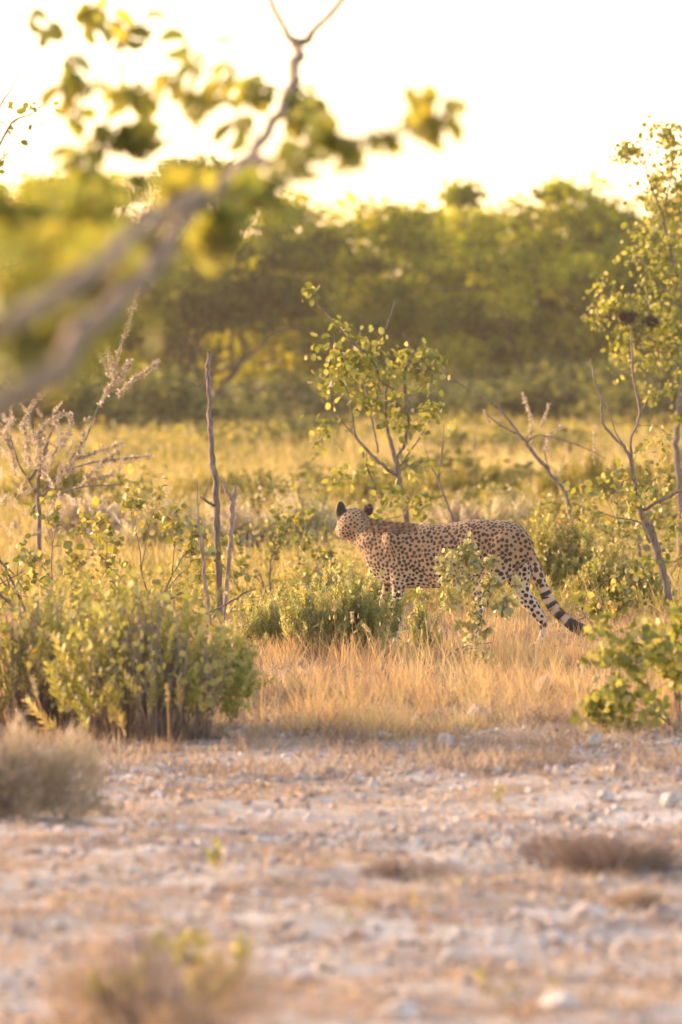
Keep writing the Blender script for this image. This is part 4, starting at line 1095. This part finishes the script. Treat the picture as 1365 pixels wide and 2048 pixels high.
# ---- tree whose branches hang blurred into the upper left, close to the camera
def near_tree():
    d0 = 8.2
    limbs = [
     [(-2350, 2310, 0, 0.1216), (-2250, 1700, 0, 0.1064), (-1900, 1450, 0, 0.0912), (-1300, 1250, -.2, 0.0684), (-700, 1080, -.4, 0.0456), (-200, 930, -.6, 0.0342), (0, 815, -.6, 0.0274), (100, 750, -.4, 0.0258), (190, 655, 0, 0.0243), (260, 580, .4, 0.0228), (320, 520, .8, 0.0213), (355, 455, 1.2, 0.0190), (410, 400, 1.8, 0.0167), (520, 320, 3.0, 0.0152)],
     [(-700, 1000, -.6, 0.0380), (-300, 800, -.8, 0.0319), (0, 655, -.8, 0.0243), (90, 605, -.6, 0.0228), (170, 555, -.4, 0.0220), (230, 505, 0, 0.0213), (300, 445, .6, 0.0205), (370, 400, 1.4, 0.0190), (440, 372, 2.2, 0.0167), (500, 315, 3.2, 0.0152), (545, 250, 4.4, 0.0137), (580, 190, 5.2, .017), (592, 135, 5.6, .017), (598, 92, 6, .015)],
     [(598, 92, 6, .015), (570, 55, 6, .010), (545, 10, 6, .010), (535, -30, 6, .010)],
     [(598, 92, 6, .015), (640, 50, 6, .010), (685, 0, 6, .010), (710, -30, 6, .010)],
     [(-900, 900, 2, 0.0380), (-300, 640, 4, 0.0266), (-60, 530, 5, 0.0198), (0, 498, 5, 0.0167), (60, 462, 5, 0.0114), (66, 470, 5, 0.0076)],
     [(120, 600, 1, 0.0114), (150, 480, 2, 0.0091), (170, 380, 3, 0.0084), (190, 315, 4, 0.0076), (222, 225, 5, 0.0068), (246, 150, 5.4, 0.0061), (243, 60, 5.6, 0.0053), (240, -20, 5.6, 0.0046)],
     [(480, 345, 2.4, 0.0106), (560, 315, 2.6, 0.0091), (650, 280, 2.6, 0.0076), (730, 278, 2.6, 0.0068), (800, 268, 2.6, 0.0061), (860, 248, 2.6, 0.0053), (905, 205, 2.6, 0.0038)],
     [(222, 225, 5, 0.0046), (280, 200, 4.6, 0.0038), (350, 160, 4.2, 0.0030), (385, 130, 4.0, 0.0023)],
     [(190, 315, 4, 0.0046), (150, 250, 4, 0.0038), (120, 180, 4, 0.0030)],
     [(585, 190, 5.2, 0.0046), (540, 170, 5, 0.0038), (500, 190, 5, 0.0030)],
    ]
    cl = [(12, 12, 12, 2, 5), (120, 68, 6, 1, 5), (160, 22, 14, 3, 5), (205, 18, 12, 2, 5), (262, 45, 20, 4, 5.5), (300, 30, 14, 2, 5.5), (352, 88, 8, 2, 3.6), (425, 95, 8, 2, 3.6), (375, 80, 6, 1, 3.6),
          (135, 160, 14, 3, 4), (175, 175, 16, 3, 4), (150, 240, 14, 3, 4), (255, 200, 20, 6, 4.4), (245, 240, 22, 6, 4), (285, 262, 18, 4, 4), (335, 270, 16, 3, 4), (200, 265, 14, 3, 4),
          (335, 175, 14, 2, 3.8), (405, 190, 18, 4, 3.8), (365, 205, 10, 1, 3.8), (165, 300, 14, 4, 3), (285, 350, 14, 3, 3), (200, 350, 16, 2, 3),
          (495, 165, 16, 3, 5), (535, 180, 12, 3, 5), (615, 190, 18, 4, 5), (640, 220, 14, 3, 5), (490, 225, 12, 2, 5), (600, 235, 22, 5, 4.6),
          (845, 215, 8, 4, 2.6), (870, 232, 8, 3, 2.6), (905, 190, 5, 1, 2.6), (760, 285, 16, 2, 2.6), (705, 300, 18, 4, 2.6), (800, 290, 14, 2, 2.6), (650, 290, 26, 5, 2.6), (600, 320, 30, 6, 2.4), (530, 350, 34, 6, 2.2), (570, 370, 28, 6, 2.2), (470, 370, 26, 3, 2),
          (40, 400, 40, 7, 1.6, 2), (110, 400, 44, 9, 2, 2), (185, 400, 36, 8, 2, 2), (50, 450, 40, 6, 1.8, 2), (140, 460, 44, 9, 1, 3), (235, 440, 40, 8, 1, 2), (200, 520, 40, 7, .5, 3), (90, 530, 44, 8, 1, 3), (20, 590, 40, 7, 0, 3), (280, 500, 30, 5, .5, 2),
          (435, 445, 26, 6, 1.2, 2), (400, 485, 24, 4, 1.2, 2), (312, 632, 8, 1, .5), (110, 660, 44, 7, -.2, 3), (30, 700, 40, 7, -.4, 3), (90, 760, 34, 4, -.2, 2), (160, 620, 36, 6, 0, 3), (10, 770, 34, 4, -.4, 2), (350, 400, 30, 5, 1.4, 2), (60, 500, 40, 4, .4, 4), (150, 560, 40, 4, 0, 4), (70, 620, 40, 4, 0, 4), (120, 720, 36, 3, -.2, 4), (30, 830, 30, 2, -.3, 3)]
    far_ = lambda q: q + 1.4 * min(max(q / 2.5, 0.0), 1.0)
    limbs = [[(a, b, far_(c), r_ * (.82 if c < 2 else 1.15)) for a, b, c, r_ in L] for L in limbs]
    cl = [(c_[0], c_[1], c_[2], c_[3], far_(c_[4]) + (.7 if len(c_) > 5 else 0), *[min(q, 2) * 1.1 for q in c_[5:]]) for c_ in cl]
    leafy_tree('overhanging_tree', 'blurred near tree whose grey branches and broad leaves hang into the upper left', d0, (-2350, 2310), limbs, cl, 'mopane', 461, .0035, .86, droop=.75, mass=1.3, massmat='mopanem', mtpl=T_PAIR, msize=.085, mat='brownbark')
near_tree()
# second tree at the left, a little farther, only its twigs reach into the frame
leafy_tree('edge_tree', 'small-leaved twigs of a tree reaching in at the left edge below the sky', 24.0, (-420, 1440), [
    [(-420, 1450, 0, .06), (-400, 1100, 0, .055), (-360, 800, 0, .04), (-250, 600, 0, .03), (-120, 430, 0, .015), (-20, 320, 0, .009), (25, 245, 0, .006), (60, 230, 0, .004), (90, 208, 0, .003)],
    [(-120, 430, 0, .01), (-40, 310, 0, .006), (0, 215, 0, .006), (30, 165, 0, .004), (52, 108, 0, .002)],
    [(-250, 600, 0, .02), (-100, 560, 0, .014), (0, 540, 0, .009), (60, 520, 0, .006), (130, 500, 0, .003)],
    [(-60, 370, 0, .006), (0, 320, 0, .005), (22, 300, 0, .003)]],
    [(20, 218, 8, 3, 0), (50, 225, 14, 7, 0), (85, 212, 12, 6, 0), (60, 245, 14, 6, 0), (20, 262, 14, 6, 0), (118, 215, 5, 2, 0), (12, 312, 12, 6, 0), (0, 340, 10, 3, 0), (30, 275, 10, 3, 0),
     (15, 385, 10, 3, 0), (0, 470, 10, 3, 0), (60, 520, 30, 8, 0), (130, 530, 26, 7, 0), (20, 560, 30, 10, 0), (90, 560, 26, 8, 0), (10, 600, 30, 8, 0)], 'sapling', 462, .0025, .8)

# pale drooping plant in front of the cheetah belly
leafy_tree('pale_leaved_plant', 'pale green drooping-leaved plant in front of the cheetah belly', 28.2, (945, 1345), [
    [(950, 1350, 0, .008), (945, 1290, 0, .007), (940, 1220, 0, .006), (932, 1150, 0, .005), (925, 1110, 0, .003), (920, 1075, 0, .002)],
    [(945, 1300, 0, .005), (970, 1240, 0, .004), (985, 1170, 0, .003), (975, 1125, 0, .002)],
    [(942, 1260, 0, .004), (905, 1220, -.05, .003), (890, 1160, -.05, .002), (885, 1110, 0, .002)],
    [(945, 1280, 0, .004), (1000, 1235, 0, .003), (1020, 1180, 0, .002), (1025, 1150, 0, .002)]],
    [(920, 1085, 12, 9, 0), (930, 1110, 16, 13, 0), (900, 1110, 16, 10, 0), (885, 1140, 12, 8, 0), (950, 1125, 14, 8, 0), (915, 1140, 18, 12, 0), (975, 1130, 14, 10, 0), (970, 1155, 18, 12, 0), (935, 1165, 16, 10, 0),
     (900, 1180, 16, 10, 0), (885, 1205, 12, 8, 0), (955, 1195, 16, 8, 0), (990, 1180, 18, 10, 0), (1030, 1165, 8, 5, 0), (1020, 1190, 16, 8, 0), (1015, 1215, 14, 7, 0), (995, 1220, 14, 6, 0), (905, 1235, 12, 7, 0),
     (945, 1240, 14, 10, 0), (950, 1270, 16, 12, 0), (985, 1270, 14, 6, 0), (945, 1310, 14, 10, 0), (975, 1310, 16, 9, 0), (955, 1335, 14, 9, 0)],
    'pale', 471, .0018, .62, mat='straw', cat='plant', droop=.9, mass=3, massmat='palem', mtpl=T_OVAL, msize=.07)
leafy_tree('pale_leaved_plant', 'small pale-leaved plant over the cheetah foreleg, beside the green herb', 28.6, (815, 1320), [
    [(815, 1322, 0, .005), (818, 1270, 0, .004), (822, 1225, 0, .002)]], [(820, 1235, 10, 6, 0), (810, 1260, 12, 7, 0), (830, 1275, 12, 6, 0), (800, 1285, 10, 5, 0)], 'pale', 472, .0015, .5, mat='straw', cat='plant', droop=.6)

# single grass stalks that stand out
def stalk(pts, d0, label, seed, head=True, r0=.0016):
    r = np.random.default_rng(seed)
    base = W(pts[0][0], pts[0][1], d0)
    t = thing('grass_stalk', label, 'grass', base, 'single tall grass stalks')
    g = Geo(); Q = limb(g, [(a, b, d0, r0) for a, b in pts], 3, 0, 6, base, r)
    link('stem', g.mesh('stem'), M['straw'], t)
    if head:
        g = Geo(); n = 150; f = .76 + .24 * r.random(n); C = Q[(f * (len(Q) - 1)).astype(int)] + r.normal(0, .003, (n, 3))
        dirn = norm(Q[-1] - Q[-4])
        g.scatter(T_LANCE, C, dirn + r.normal(0, .35, (n, 3)), np.full(n, .02), .7 + .3 * r.random(n), rng=r)
        link('seed_head', g.mesh('seed_head'), M['straw'], t)
stalk([(870, 1290), (868, 1210), (850, 1120), (836, 1060), (800, 990)], 28.7, 'long thin bent stalk crossing the cheetah back', 501, False)
stalk([(842, 1290), (815, 1180), (780, 1090), (762, 1060)], 28.8, 'long thin stalk leaning left across the cheetah shoulder', 502, False)
stalk([(880, 1290), (872, 1150), (873, 1080)], 28.8, 'thin upright stalk over the cheetah flank', 503, False)
stalk([(850, 1290), (862, 1180), (882, 1090)], 28.6, 'thin stalk leaning right over the cheetah flank', 504, False)
stalk([(765, 1320), (752, 1285), (742, 1268), (728, 1250)], 27.6, 'fluffy pale seed head leaning left below the green herb', 505)
stalk([(712, 1320), (706, 1270), (704, 1222)], 27.8, 'upright fluffy seed head in front of the green herb', 506)
stalk([(680, 1330), (672, 1280), (668, 1190)], 28.0, 'slim upright seed head left in front of the green herb', 507)
stalk([(640, 1380), (655, 1340), (668, 1290)], 26.8, 'dark curved twig stuck in the golden grass', 508, False, .006)
stalk([(335, 1510), (337, 1440), (335, 1365)], 22.4, 'upright pale stalk against the big left shrub', 509, True, .004)
stalk([(100, 1500), (85, 1430), (62, 1350)], 22.0, 'leaning pale stalk rising behind the grey bush', 510, True, .004)

for k_, (pts_, d_, lab_) in enumerate([
    ([(880, 1330), (905, 1305), (940, 1290), (985, 1285)], 28.4, 'bent dark dead branch lying at the foot of the pale drooping plant'),
    ([(900, 1345), (925, 1318), (930, 1300), (960, 1296)], 28.1, 'second dark dead twig crossing under the pale drooping plant'),
    ([(1190, 1425), (1150, 1412), (1110, 1420), (1080, 1432)], 25.0, 'thin arched dead twig in the grass left of the bright round-leaved bush'),
    ([(500, 1180), (440, 1215), (380, 1240), (345, 1262)], 30.5, 'pale fallen branch leaning against the foot of the dead stake'),
    ([(1060, 1320), (1120, 1290), (1180, 1296), (1230, 1318)], 29.6, 'grey twig lying in the grass below the cheetah tail tip')]):
    r_ = np.random.default_rng(520 + k_); b_ = W(*pts_[0], d_)
    g_ = Geo(); limb(g_, [(a, b, d_, .007 - .0015 * q) for q, (a, b) in enumerate(pts_)], 5, .1, 5, b_, r_)
    tag(link('dead_twig', g_.mesh('dead_twig', True), M['bark'], loc=b_), lab_, 'twig', 'dead twigs in the grass')

# ------------------------------------------------------------------ the cheetah
def spine_d(px): return 30.0 + (900 - px) / 325.0 * 0.34

def ell_tube(G_, stations, sides=20):
    """stations: (px, py, depth, half_a, half_b) ellipse: a across image plane, b in depth; swept along the path"""
    Q = np.array([(*W(a, b, c), ra, rb) for a, b, c, ra, rb in stations])
    Q = smooth_path(Q, 6)
    C = Q[:, :3]; T = norm(np.gradient(C, axis=0))
    Yd = np.array((0, 1.0, 0))
    Up = norm(np.cross(T, Yd)); B = norm(np.cross(Up, T))
    ang = np.arange(sides) / sides * 2 * math.pi
    co = C[:, None] + Q[:, 3][:, None, None] * np.cos(ang)[None, :, None] * Up[:, None] + Q[:, 4][:, None, None] * np.sin(ang)[None, :, None] * B[:, None]
    # rounded caps
    n = len(C); F = []; Z = []
    V = co.reshape(-1, 3)
    V = np.vstack([V, C[0] - T[0] * Q[0, 3] * .55, C[-1] + T[-1] * Q[-1, 3] * .55])
    for i in range(n - 1):
        for j in range(sides):
            j2 = (j + 1) % sides
            F += [i * sides + j, i * sides + j2, (i + 1) * sides + j2, (i + 1) * sides + j]; Z.append(4)
    a, b = n * sides, n * sides + 1
    for j in range(sides):
        j2 = (j + 1) % sides
        F += [a, j2, j]; F += [b, (n - 1) * sides + j, (n - 1) * sides + j2]; Z += [3, 3]
    G_.raw(V, F, Z, np.zeros(len(V)))
    return C

def ellipsoid(G_, c, ax, radii, n=16):
    """ax: 3 orthonormal rows"""
    th = np.linspace(0, math.pi, n); ph = np.arange(2 * n) / (2 * n) * 2 * math.pi
    P = np.stack([(np.sin(th)[:, None] * np.cos(ph)[None]), (np.sin(th)[:, None] * np.sin(ph)[None]), np.cos(th)[:, None] * np.ones(2 * n)[None]], -1)
    V = (P * np.asarray(radii)).reshape(-1, 3) @ np.asarray(ax) + np.asarray(c)
    F = []; Z = []
    for i in range(n - 1):
        for j in range(2 * n):
            j2 = (j + 1) % (2 * n)
            F += [i * 2 * n + j, (i + 1) * 2 * n + j, (i + 1) * 2 * n + j2, i * 2 * n + j2]; Z.append(4)
    G_.raw(V, F, Z, np.zeros(len(V)))

def fur_material(hair=False):
    m, n, l = nodes('cheetah_hair' if hair else 'cheetah_coat')
    def at(k):
        a = n.new('ShaderNodeAttribute'); a.attribute_name = k; return a.outputs['Fac']
    tc = n.new('ShaderNodeTexCoord')
    no = n.new('ShaderNodeTexNoise'); no.inputs['Scale'].default_value = 60; no.inputs['Detail'].default_value = 3
    l.new(tc.outputs['Object'], no.inputs['Vector'])
    add = n.new('ShaderNodeMath'); add.operation = 'MULTIPLY_ADD'; add.inputs[1].default_value = 0.7; l.new(no.outputs['Fac'], add.inputs[0]); l.new(at('spot'), add.inputs[2])
    mk = ramp(n, [(0.0, G(1, 1, 1)), (0.46, G(1, 1, 1)), (0.60, G(0, 0, 0))])
    half = n.new('ShaderNodeMath'); half.operation = 'MULTIPLY'; half.inputs[1].default_value = 0.4; l.new(add.outputs[0], half.inputs[0]); l.new(half.outputs[0], mk.inputs[0])
    coat = ramp(n, [(0.0, G(.31, .20, .105)), (0.4, G(.42, .295, .17)), (1.0, G(.64, .54, .43))]); l.new(at('pale'), coat.inputs[0])
    no2 = n.new('ShaderNodeTexNoise'); no2.inputs['Scale'].default_value = 220; no2.inputs['Detail'].default_value = 2; l.new(tc.outputs['Object'], no2.inputs['Vector'])
    v = n.new('ShaderNodeMapRange'); v.inputs['To Min'].default_value = .75; v.inputs['To Max'].default_value = 1.25; l.new(no2.outputs['Fac'], v.inputs[0])
    hs = n.new('ShaderNodeHueSaturation'); l.new(v.outputs[0], hs.inputs['Value']); l.new(coat.outputs[0], hs.inputs['Color'])
    mx = n.new('ShaderNodeMixRGB'); l.new(mk.outputs[0], mx.inputs[0]); l.new(hs.outputs[0], mx.inputs[1]); mx.inputs[2].default_value = (.024, .016, .014, 1)
    p = n.new('ShaderNodeBsdfPrincipled'); p.inputs['Roughness'].default_value = 0.8
    p.inputs['Sheen Weight'].default_value = 0.15
    l.new(mx.outputs[0], p.inputs['Base Color'])
    b = n.new('ShaderNodeBump'); b.inputs['Strength'].default_value = 0.5; b.inputs['Distance'].default_value = 0.004
    l.new(no2.outputs['Fac'], b.inputs['Height']); l.new(b.outputs[0], p.inputs['Normal'])
    o = n.new('ShaderNodeOutputMaterial'); l.new(p.outputs[0], o.inputs[0])
    return m

def build_cheetah():
    r = np.random.default_rng(600)
    g = Geo()
    s = spine_d
    def mm(top, bot): return (top + bot) / 2, (bot - top) / 2 / 325.0
    # trunk
    st = []
    for px, top, bot, hw in [(1062, 1072, 1104, .045), (1045, 1054, 1128, .085), (1015, 1041, 1142, .105), (975, 1037, 1152, .11), (930, 1041, 1166, .115), (880, 1047, 1176, .125),
                             (835, 1050, 1177, .125), (795, 1047, 1172, .12), (765, 1047, 1160, .10), (745, 1056, 1140, .07)]:
        c, h = mm(top, bot); st.append((px, c, s(px), h, hw))
    ell_tube(g, st, 28)
    # shoulder blades and haunch
    def ell(px, py, d, a, b, c, rot=0.0):
        ca, sa = math.cos(rot), math.sin(rot)
        ellipsoid(g, W(px, py, d), [(ca, 0, sa), (0, 1, 0), (-sa, 0, ca)], (a, b, c))
    ell(790, 1096, s(793) - .055, .080, .075, .125, .18)
    ell(775, 1130, s(780) - .03, .060, .070, .085, .3)
    ell(788, 1092, s(788) + .055, .085, .07, .12, .12)
    ell(1010, 1105, s(1012) - .055, .110, .078, .165, -.28)
    ell(880, 1120, s(880) - .02, .16, .115, .15, 0)
    ell(1020, 1100, s(1020) + .06, .105, .07, .15, .3)
    # neck
    hd = s(712) + .07
    ell_tube(g, [(802, 1100, s(802), .150, .08), (772, 1088, s(772), .138, .082), (750, 1077, s(750) + .01, .112, .076), (729, 1065, hd - .02, .094, .074), (710, 1054, hd, .09, .075)], 24)
    # head: nose points left, away and a little down
    f = norm((-.50, .84, -.20)); up = norm(np.array((0, 0, 1)) - f * f[2]); lat = np.cross(f, up)
    hc = W(706, 1047, hd + .01)
    ax = [lat, f, up]
    ellipsoid(g, hc, ax, (.098, .104, .099))
    ellipsoid(g, hc + f * .03 - lat * .042 - up * .036, ax, (.062, .075, .058))
    ellipsoid(g, hc + f * .03 + lat * .042 - up * .036, ax, (.062, .075, .058))
    ellipsoid(g, hc + f * .10 - up * .035, ax, (.042, .055, .040))
    ellipsoid(g, hc + f * .125 - up * .052, ax, (.032, .036, .026))
    # ears (cupped ovals)
    ears = []
    for (px, py, dd, rw, rh, tx, tilt) in ((683, 1026, .0, .034, .078, -.10, .75), (737, 1020, .04, .033, .040, .25, -.2)):
        c = W(px, py, hd + dd)
        nrm = norm((-.30 * 0 + tilt * -.25, 1.0, .1)); e_up = norm(np.array((-.12 if px < 700 else .10, 0, 1)) - nrm * 0); e_lat = norm(np.cross(nrm, e_up)); e_up = np.cross(e_lat, nrm)
        ellipsoid(g, c, [e_lat, nrm, e_up], (rw, .021, rh), 12)
        ears.append((c, e_lat, nrm, e_up, rw, rh))
    # legs
    def leg(P): return ell_tube(g, P, 16)
    N_, F_ = -.065, .07
    legs = []
    legs.append(leg([(800, 1110, s(800) + N_ + .03, .06, .04), (803, 1140, s(800) + N_ - .01, .064, .052), (798, 1175, s(800) + N_, .047, .042), (795, 1210, s(800) + N_, .037, .034), (794, 1245, s(800) + N_, .027, .025), (792, 1280, s(800) + N_, .024, .024), (784, 1298, s(800) + N_, .026, .030), (772, 1301, s(800) + N_, .020, .030)]))
    legs.append(leg([(790, 1100, s(790) + F_, .07, .055), (785, 1140, s(790) + F_, .052, .048), (776, 1175, s(790) + F_, .038, .035), (768, 1210, s(790) + F_, .031, .029), (762, 1245, s(790) + F_, .026, .025), (758, 1275, s(790) + F_, .023, .023), (750, 1291, s(790) + F_, .026, .030), (738, 1294, s(790) + F_, .020, .030)]))
    legs.append(leg([(1018, 1105, s(1015) + N_ + .03, .10, .05), (995, 1138, s(1010) + N_, .090, .060), (970, 1168, s(1000) + N_, .062, .05), (958, 1196, s(990) + N_, .042, .040), (958, 1222, s(990) + N_, .032, .030), (952, 1250, s(990) + N_, .025, .024), (944, 1282, s(990) + N_, .023, .023), (936, 1302, s(990) + N_, .026, .030), (922, 1306, s(990) + N_, .020, .030)]))
    legs.append(leg([(1035, 1100, s(1030) + F_, .095, .06), (1036, 1140, s(1030) + F_, .085, .055), (1042, 1172, s(1030) + F_, .062, .048), (1056, 1200, s(1030) + F_, .047, .040), (1074, 1225, s(1040) + F_, .035, .032), (1086, 1246, s(1040) + F_, .028, .026), (1084, 1272, s(1040) + F_, .024, .023), (1076, 1290, s(1040) + F_, .026, .030), (1062, 1295, s(1040) + F_, .020, .030)]))
    td = s(1060) - .05
    tailC = ell_tube(g, [(1040, 1072, td + .04, .050, .05), (1057, 1096, td + .01, .037, .037), (1067, 1122, td, .0310, .0310), (1075, 1148, td, .037, .037), (1084, 1172, td, .036, .036), (1097, 1198, td, .036, .036), (1113, 1221, td, .036, .036), (1132, 1240, td, .037, .037), (1152, 1253, td, .037, .037), (1168, 1261, td, .034, .034), (1179, 1266, td, .020, .020)], 16)
    raw = g.mesh('cheetah_raw')
    tmp = bpy.data.objects.new('cheetah_raw', raw); COL.objects.link(tmp)
    rm = tmp.modifiers.new('r', 'REMESH'); rm.mode = 'VOXEL'; rm.voxel_size = .0058
    sm = tmp.modifiers.new('s', 'SMOOTH'); sm.factor = .5; sm.iterations = 22
    dg = bpy.context.evaluated_depsgraph_get()
    me = bpy.data.meshes.new_from_object(tmp.evaluated_get(dg))
    bpy.data.objects.remove(tmp); bpy.data.meshes.remove(raw)
    me.name = 'cheetah'
    nv = len(me.vertices)
    co = np.empty(nv * 3, np.float32); me.vertices.foreach_get('co', co); co = co.reshape(-1, 3).astype(float)
    nr = np.empty(nv * 3, np.float32); me.vertices.foreach_get('normal', nr); nr = nr.reshape(-1, 3).astype(float)
    # muscle relief so that the flank is not a smooth balloon
    X = co - W(900, 1110, 30.0)
    rel = .004 * np.sin(X[:, 0] * 21 + X[:, 2] * 9) * np.sin(X[:, 2] * 17 + 1.0) + .003 * np.sin(X[:, 0] * 9 - X[:, 2] * 23 + 2)
    co = co + nr * rel[:, None]
    me.vertices.foreach_set('co', co.astype(np.float32).ravel())
    # photo pixel of each vertex (used only to know which part of the body it belongs to)
    k = FPX / co[:, 1]
    ppx = 682.5 + co[:, 0] * k; ppy = HORIZ + (CAMH - co[:, 2]) * k
    # local spacing of the spots
    lab_leg = (ppy > 1165)
    dtail = np.full(nv, 9.0); tpar = np.zeros(nv)
    for i, c in enumerate(tailC):
        dd = np.linalg.norm(co - c, axis=1); u = dd < dtail; dtail[u] = dd[u]; tpar[u] = i / (len(tailC) - 1)
    is_tail = (dtail < .066) & (tpar > .2) & (co[:, 1] < td + .05) & (ppx > 1058) & (ppx > 1052 + tpar * 60)
    dhead = np.linalg.norm(co - hc, axis=1)
    space = np.full(nv, .0325)
    space = np.where(ppx > 960, .037, space)
    space = np.where((ppx < 770) & (ppy < 1075), .025, space)
    space = np.where(dhead < .13, .0285, space)
    space = np.where(ppy < 1062, np.minimum(space, .028), space)
    space = np.where(lab_leg, .038, space)
    space = np.where(is_tail, .044, space)
    space = space * .76
    spot_r = np.where(dhead < .13, .8, 1.0)
    order = r.permutation(nv)[:130000]
    cell = {}; pts = []; rad_ = []
    for i in order:
        c = co[i]; sp_ = space[i] * (.86 + .28 * r.random())
        key = tuple((c / .05).astype(int)); ok = True
        for a in (-1, 0, 1):
            for b in (-1, 0, 1):
                for d_ in (-1, 0, 1):
                    for (q, sq) in cell.get((key[0] + a, key[1] + b, key[2] + d_), ()):
                        if np.dot(q - c, q - c) < (min(sp_, sq)) ** 2: ok = False; break
                    if not ok: break
                if not ok: break
            if not ok: break
        if ok:
            cell.setdefault(key, []).append((c, sp_)); pts.append(c); rad_.append(sp_ * (.37 + .17 * r.random()) * spot_r[i])
    kd = kdtree.KDTree(len(pts))
    for i, p in enumerate(pts): kd.insert(p, i)
    kd.balance()
    spot = np.ones(nv) * 3
    wob = np.stack([np.sin(co @ np.array((91., 37., 55.))), np.sin(co @ np.array((43., 83., 29.)) + 2), np.sin(co @ np.array((61., 21., 97.)) + 4)], 1) * .0022
    for i in range(nv):
        _, j, dist = kd.find(co[i] + wob[i]); spot[i] = dist / rad_[j]
    # rings towards the tail end, black tip
    ring = lambda c_, w_: is_tail & (np.abs(tpar - c_) < w_)
    for c_, w_ in ((.46, .016), (.545, .022), (.63, .029)):
        front = np.sin(co[:, 2] * 70 + co[:, 1] * 30) * .008
        spot = np.where(is_tail & (np.abs(tpar - c_ + front) < .044), np.where(np.abs(tpar - c_ + front) < w_, .3, 2.0), spot)
    spot = np.where(is_tail & (tpar > .672) & (tpar <= .715), 3, spot)
    spot = np.where(is_tail & (tpar > .715), np.where(tpar > .975, 1.0, .2), spot)
    # pale underside, chin and inner legs
    pale = np.clip(-nr[:, 2] * .8 + (ppy - 1105) / 90.0 * .7, 0, 1)
    pale = np.where((ppx > 1000) & (ppy > 1120) & (co[:, 1] > s(1030) - .03) & ~is_tail, np.maximum(pale, .95), pale)
    pale = np.where((ppx > 1000) & (ppy > 1115) & (co[:, 1] > s(1030) - .03) & (co[:, 1] < s(1030) + .06) & ~is_tail & (ppx < 1050), np.maximum(pale, 1.0), pale)
    pale = np.where(is_tail, np.clip(.3 + .5 * tpar, 0, 1), pale)
    pale = np.where(ppy > 1185, np.maximum(pale, .40), pale)
    pale = np.where(dhead < .17, np.clip(.12 + ((co - hc) @ (-up)) * 8 * np.clip((co - hc) @ f * 14 + .6, 0, 1), 0, 1), pale)
    spot = np.where((co - hc) @ f > .09, np.maximum(spot, 1.5), spot)
    # paws without big spots
    spot = np.where(ppy > 1262, spot * 1.5, spot)
    # dark ears with a tawny rim
    for (c, el_, en, eu, rw, rh) in ears:
        q = co - c; a = q @ el_ / rw; b = q @ eu / rh; dn = np.abs(q @ en)
        ein = (a * a + b * b < .92) & (dn < .035) & ((q @ en < .006) | (c[0] > hc[0]))
        spot = np.where(ein, .1, spot)
        rim = (a * a + b * b >= .92) & (a * a + b * b < 1.6) & (dn < .02) & (b > -.3)
        spot = np.where(rim, 3, spot); pale = np.where(rim, .5, pale)
    base = np.array((float(W(900, 1300, 30)[0]), 30.0, 0.0))
    base[2] = float(hgt(base[0], base[1]))
    me.vertices.foreach_set('co', (co - base).astype(np.float32).ravel())
    for nme, arr in (('spot', spot), ('pale', pale)):
        a = me.attributes.new(nme, 'FLOAT', 'POINT'); a.data.foreach_set('value', arr.astype(np.float32))
    me.polygons.foreach_set('use_smooth', np.ones(len(me.polygons), bool))
    me.update(); me.materials.clear(); me.materials.append(fur_material())
    # the body is the thing itself; fur and mane are its children
    body = bpy.data.objects.new('cheetah', me); COL.objects.link(body); body.location = tuple(base)
    tag(body, 'spotted cheetah standing side-on in the grass, head turned away', 'cheetah')
    # short coat hair
    hm = fur_material(True)
    def hair(name, idx, length, width, dirs, lift, sp_at, pl_at, kind='stuff'):
        P = co[idx] - base; Nn = nr[idx]
        A = dirs - (dirs * Nn).sum(1, keepdims=True) * Nn
        A = norm(A) + Nn * lift + r.normal(0, .14, P.shape)
        g3 = Geo(); g3.scatter(T_SLIVER, P - Nn * .001, A, np.stack([np.full(len(P), width), length, length], 1), np.zeros(len(P)), rng=r)
        m3 = g3.mesh(name)
        for nme, arr in (('spot', sp_at), ('pale', pl_at)):
            a = m3.attributes.new(nme, 'FLOAT', 'POINT'); a.data.foreach_set('value', np.repeat(arr, 3).astype(np.float32))
        o = link(name, m3, hm, body, kind=kind)
        return o
    idx = r.integers(0, nv, 60000)
    dirs = np.tile(np.array((1.0, -.2, -.35)), (len(idx), 1))
    dirs[lab_leg[idx]] = (.1, 0, -1)
    dirs[is_tail[idx]] = (.6, 0, -.8)
    L = np.full(len(idx), .011) * (.6 + .8 * r.random(len(idx)))
    L = np.where(is_tail[idx] & (tpar[idx] > .5), L * 1.9, L)
    hair('fur', idx, L, .0016, dirs, .28, spot[idx], pale[idx])
    # ragged mane on the nape
    cand = np.where((ppx > 722) & (ppx < 835) & (ppy < 1066) & (nr[:, 2] > .05))[0]
    idx = r.choice(cand, 4200)
    L = .036 * (.5 + .9 * r.random(len(idx))) * np.clip(1.2 - np.abs(ppx[idx] - 785) / 70, .35, 1)
    dk = np.where(np.sin(co[idx, 0] * 170 + co[idx, 2] * 60) + r.normal(0, .5, len(idx)) > .35, .2, 3.0)
    hair('mane', idx, L, .0028, np.tile(np.array((1.0, -.25, .1)), (len(idx), 1)), .55, dk, np.full(len(idx), .1))
    # ground the paws: report only
    print('cheetah verts', nv, 'spots', len(pts), 'min z', (co[:, 2]).min())
build_cheetah()
